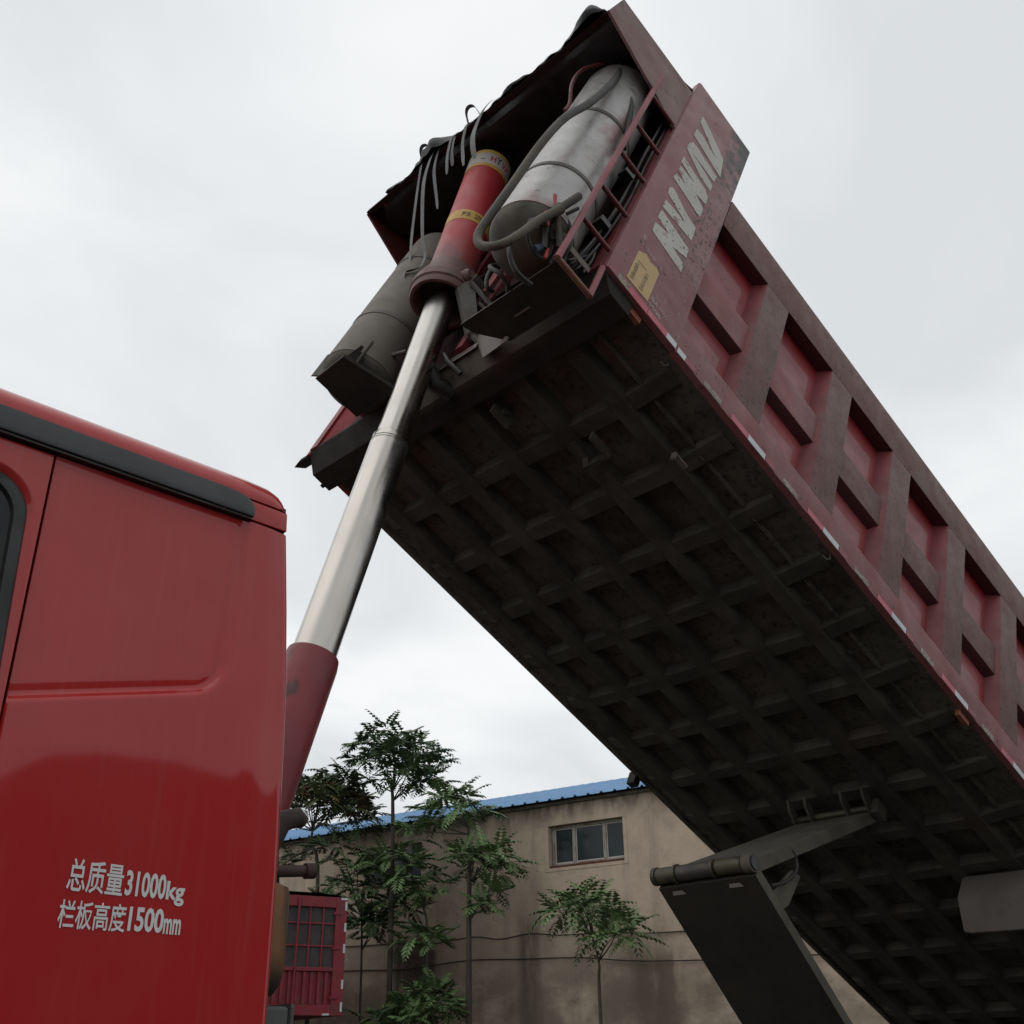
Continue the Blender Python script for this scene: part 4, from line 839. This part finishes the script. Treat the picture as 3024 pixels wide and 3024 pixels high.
# cables strung along the wall
for pts, lab in (([(20, 2.2), (15.7, 2.085), (14.6, 2.08), (13.82, 2.012), (12.74, 2.068), (12.14, 2.014), (11.46, 2.048), (10.8, 1.997), (9.9, 1.98), (9, 1.90), (7.8, 1.88), (3, 1.8)], 'upper of two sagging dark cables on the warehouse wall'),
                 ([(20, 1.7), (15.9, 1.644), (14.57, 1.598), (13.67, 1.64), (12.76, 1.662), (11.63, 1.621), (10.4, 1.58), (9.15, 1.462), (7, 1.42), (3, 1.4)], 'lower of two sagging dark cables on the warehouse wall')):
    P = smoothpath([(a, -.03-.01*math.sin(a*3), z+CH+.012*math.sin(a*5)) for a, z in pts], 5); g = G(); g.tube(P, .011, 5)
    CB = BW(g, 'cable', M_CABLE, None, label=lab, category='cable', group='cables along the warehouse wall')
for a, z in ((11.46, 2.06), (8.72, 1.9)):
    pass

# ------------------------------------------------------------------ trees
def frond(g, p, d, ln, npair=9, droop=.5, lw=.030, ll=.12, mi=0):
    d = Vector(d).normalized(); side_ = d.cross(Vector((0, 0, 1)))
    if side_.length < .1: side_ = Vector((1, 0, 0))
    side_.normalize(); q_ = Vector(p); step = ln/npair; dd = d.copy(); prev = q_.copy()
    for i in range(npair+1):
        dd = (dd+Vector((0, 0, -droop*step*1.6))).normalized(); q_ = q_+dd*step
        up = side_.cross(dd).normalized()
        if i % 3 == 0 or i == npair:
            b = len(g.v); r_ = .004; g.v += [tuple(prev+up*r_), tuple(prev-up*r_), tuple(q_-up*r_), tuple(q_+up*r_)]; g.f.append((b, b+1, b+2, b+3)); g.m.append(mi); prev = q_.copy()
        if i < 1: continue
        f = math.sin(PI*(.22+.66*i/npair)); L_ = ll*f*(.85+.3*rnd.random())
        for sgn in (-1, 1):
            ld = (side_*sgn*.93+dd*.42+Vector((0, 0, -.18-.3*rnd.random()))).normalized(); wv = dd*lw*.5*f
            a = q_; m_ = q_+ld*L_*.45; t = q_+ld*L_+dd*.012
            b = len(g.v); g.v += [tuple(a), tuple(m_+wv), tuple(t), tuple(m_-wv)]; g.f.append((b, b+1, b+2, b+3)); g.m.append(mi)
def tree(lab, trunk, crowns, mleaf=M_LEAF, r0=.045, group='young trees along the warehouse wall', name='young_tree', fl=.5, cat='tree'):
    """trunk: (a, off, z) points; crowns: (a, off, z, ra, rz, tips, fronds)"""
    base = onw(trunk[0][0], -trunk[0][1], 0); T = empty(name, tuple(base), label=lab, category=cat, group=group)
    pts = smoothpath([onw(a, -o_, z) for a, o_, z in trunk], 5); n_ = len(pts)
    gt = G(); gt.tube(pts, [r0*(1-.72*i/(n_-1)) for i in range(n_)], 8)
    gl = G()
    for (a, o_, z, ra, rz, tips, nf) in crowns:
        tips = int(tips*1.35)
        c = onw(a, -o_, z)
        near = sorted(pts, key=lambda p: (p-c+Vector((0, 0, rz*.9))).length)[:4]
        for k in range(tips):
            th = k*2.39996+rnd.random()*.5; rr_ = math.sqrt((k+.6)/tips); hz_ = (1-rr_*rr_)*.9-.25+rnd.uniform(-.45, .35)
            tip = c+Vector((math.cos(th)*rr_*ra*.82, math.sin(th)*rr_*ra*.82, rz*hz_))
            start = near[k % len(near)]; mid = start.lerp(tip, .5)+Vector((rnd.uniform(-.05, .05), rnd.uniform(-.05, .05), .04-.12*rnd.random()))
            if k % 4 == 0: gt.tube(smoothpath([start-(start-pts[0]).normalized()*.05, mid, tip], 3), [.016, .015, .013, .011, .009, .007, .005], 5)
            for f in range(nf):
                fa = f*2.39996+rnd.random()*.9; el = rnd.uniform(-.05, 1.1)
                out_ = (tip-c); out_.z *= .4
                dv = Vector((math.cos(fa)*math.cos(el), math.sin(fa)*math.cos(el), math.sin(el)))+out_*(.5/max(ra, .3))
                frond(gl, tip, dv, fl*rnd.uniform(.6, 1.1), 7, rnd.uniform(.5, 2.0), .082, .145)
    gt.build('trunk', M_BARK, T, smooth=True)
    gl.build('crown', mleaf, T, fixn=False)
H_ = CH
tree('tallest tree, its round crown standing clear above the blue roof', [(13.5, 1.5, 0), (13.52, 1.5, 2), (13.6, 1.5, 4.2+H_), (13.7, 1.5, 4.9+H_)],
     [(13.62, 1.5, 5.28+H_, 1.08, .66, 27, 6), (13.0, 1.5, 4.80+H_, .55, .3, 7, 5)], M_LEAFD, .07)
tree('bushy reddish-topped tree next to the raised hoist, left of the tallest', [(15.35, 1.7, 0), (15.25, 1.7, 3.0+H_), (15.5, 1.7, 3.9+H_), (15.4, 1.7, 4.4+H_)],
     [(15.45, 1.7, 4.66+H_, 1.45, .55, 33, 7), (14.7, 1.5, 4.45+H_, .6, .35, 8, 5), (16.0, 1.6, 3.55+H_, .35, .2, 4, 5)], M_LEAFR, .05)
tree('dark low tree beside the red cargo truck', [(14.33, 1.3, 0), (14.4, 1.3, 1.9+H_), (14.5, 1.3, 2.6+H_)],
     [(14.3, 1.5, 2.95+H_, .9, .42, 13, 5), (14.25, 1.3, 2.25+H_, .4, .25, 7, 5), (13.7, 1.2, 2.55+H_, .4, .3, 6, 5), (14.9, 1.6, 3.6+H_, .6, .3, 5, 5)], M_LEAFD, .03)
tree('slim tree forking in front of the covered window', [(12.68, 1.5, 0), (12.69, 1.5, 1.8+H_), (12.8, 1.5, 2.5+H_), (13.0, 1.5, 3.0+H_)],
     [(13.4, 1.5, 3.2+H_, .85, .42, 11, 5), (12.75, 1.5, 1.95+H_, .42, .18, 6, 5), (12.7, 1.4, 2.75+H_, .4, .22, 4, 5)], M_LEAF, .035)
tree('straight thick-trunked tree with three tiers of leaves', [(11.76, 1.5, 0), (11.78, 1.5, 2.2+H_), (11.78, 1.5, 3.4+H_), (11.85, 1.5, 4.0+H_)],
     [(12.15, 1.5, 4.15+H_, .75, .36, 10, 6), (11.5, 1.5, 3.15+H_, .72, .26, 11, 6), (11.45, 1.4, 2.45+H_, .25, .28, 4, 5), (12.75, 1.6, 3.8+H_, .45, .28, 4, 5)], M_LEAF, .060)
tree('small lone tree with arching fronds below the window', [(9.2, 1.5, 0), (9.22, 1.5, .95+H_), (9.2, 1.5, 1.35+H_), (9.3, 1.5, 1.75+H_)],
     [(9.45, 1.5, 2.18+H_, .62, .26, 11, 6), (8.85, 1.5, 1.75+H_, .42, .2, 6, 5)], M_LEAF, .035, fl=.62)
tree('low bush of leaves at the foot of the thick-trunked tree', [(12.4, 1.8, 0), (12.4, 1.8, .5+H_)],
     [(12.45, 1.8, .80+H_, .62, .36, 14, 6), (13.3, 1.8, .55+H_, .4, .15, 6, 5)], M_LEAF, .025, name='bush', cat='bush')

# ------------------------------------------------------------------ parked cargo truck
rp_ = Vector((11.757, 16.179, 0))*.98; sx = Vector((-.966, .259, 0)); bx = Vector((.259, .966, 0))
CM = Matrix((-sx, bx, Vector((0, 0, 1)))).transposed().to_4x4(); CM.translation = rp_
CT = empty('cargo_truck', tuple(rp_+sx*1.2+bx*3), label='red stake-bodied cargo truck seen from behind, by the warehouse wall', category='truck')
def BC(g_, nm, m, par=None, **k):
    g_.v = [(-x, y, z) for x, y, z in g_.v]; return g_.build(nm, m, par or CT, mw=CM, **k)
Z0, Z1 = .665+CH, 2.49+CH
g = G(); g.box(0, 2.4, .06, 6.5, Z0, Z1-.02); BODY = BC(g, 'cargo_body', M_CRED)
g = G(); g.box(0, .20, .0, .058, Z0, Z1); g.box(2.2, 2.4, 0, .058, Z0, Z1); g.box(.2, 2.2, 0, .058, Z1-.17, Z1); g.box(.2, 2.2, 0, .058, Z0, Z0+.16); g.box(.2, 2.2, .0, .058, Z0+.66, Z0+.72)
BC(g, 'rear_frame', M_CRED, BODY, bevel=.006)
g = G(); g.box(.2, 2.2, .05, .059, Z0+.72, Z1-.17); BC(g, 'mesh_screen', M_CMESH, BODY)
for x in (.41, .64, 1.07, 1.30, 1.52, 1.76, 1.98): g = G(); g.box(x-.012, x+.012, .02, .049, Z0+.721, Z1-.171); BC(g, 'upright_bar', M_CRED, BODY)
for z in (1.05, 1.40): g = G(); g.box(.2, 2.2, .025, .048, Z0+z-.012, Z0+z+.012); BC(g, 'cross_bar', M_CRED, BODY)
for x in (.86, 1.54): g = G(); g.tube([(x, -.03, Z0+.02), (x, -.03, Z1-.03)], .018, 8); BC(g, 'lock_rod', M_CRED, BODY)
for x in [.27+.125*i for i in range(16)]: g = G(); g.box(x, x+.05, .02, .057, Z0+.17, Z0+.65); BC(g, 'pressed_rib', M_CRED, BODY)
for z in (.25, 1.0, 1.55): g = G(); g.box(.10, .24, -.018, .0, Z0+z, Z0+z+.03); BC(g, 'hinge', M_CRED, BODY)
for z in (.06, .40, .95, 1.28, 1.62): g = G(); g.box(.005, .04, -.004, -.0005, Z0+z, Z0+z+.14); BC(g, 'reflector_strip', M_TAPEW, BODY)
for x in (.006, 2.28): g = G(); g.box(x, x+.11, -.0042, -.0006, Z1-.04, Z1-.005); BC(g, 'reflector_strip', M_TAPEW, BODY)
g = G(); g.box(.22, .34, -.004, -.0006, Z0+.003, Z0+.03); BC(g, 'reflector_strip', M_TAPEW, BODY)
g = G(); vs = []
for i in range(13):
    t = i/12; vs += [(.02+t*2.36, .0, Z1+.005+.05*math.sin(PI*min(1, t*4)*.5) if t < .5 else Z1+.005+.05*math.sin(PI*min(1, (1-t)*4)*.5)), (.02+t*2.36, 6.4, Z1+.05)]
g.add(vs, [(2*i, 2*i+1, 2*i+3, 2*i+2) for i in range(12)]); g.add([(x, y, Z1) for x, y, z in vs], [(2*i, 2*i+1, 2*i+3, 2*i+2) for i in range(12)])
BC(g, 'tarp_cover', M_TARP, BODY)
g = G(); g.box(.7, .8, .3, 9.0, Z0-.35, Z0-.02); g.box(1.6, 1.7, .3, 9.0, Z0-.35, Z0-.02); g.box(.1, 2.3, .35, .45, Z0-.6, Z0-.45); BC(g, 'chassis', M_PLATE)
g = G(); g.box(.02, 2.38, 6.9, 8.9, .7, 3.2); BC(g, 'cab', M_CRED, bevel=.05)
for y in (1.6, 2.9, 8.0):
    for x in (.18, 2.22):
        g = G(); g.lathex((x, y, .55), (1, 0, 0), [(-.14, .3), (-.14, .52), (.14, .52), (.14, .3)], 28); BC(g, 'wheel', M_TYRE, smooth=True)

# ------------------------------------------------------------------ dark truck parked behind the photographer (only seen mirrored in the cab paint)
NT = empty('parked_truck', (7.4, -6.2, 0), label='dark truck mirrored in the shiny cab paint', category='truck')
g = G(); pts = [(3.45, .5), (3.54, 2.10+CH), (3.65, 2.42+CH), (3.91, 2.60+CH), (4.41, 2.70+CH), (5.14, 2.74+CH), (5.82, 2.68+CH), (6.4, 2.85+CH), (7.4, 2.95+CH), (11.5, 2.95+CH), (11.5, .5)]
g.prism(pts, 1, -7.4, -5.0); g.build('truck_body', M_NEAR, NT, bevel=.03)
for x in (4.4, 10.2):
    for y in (-5.15, -7.2):
        g = G(); g.lathex((x, y, .52), (0, 1, 0), [(-.13, .3), (-.13, .52), (.13, .52), (.13, .3)], 24); g.build('wheel', M_TYRE, NT, smooth=True)
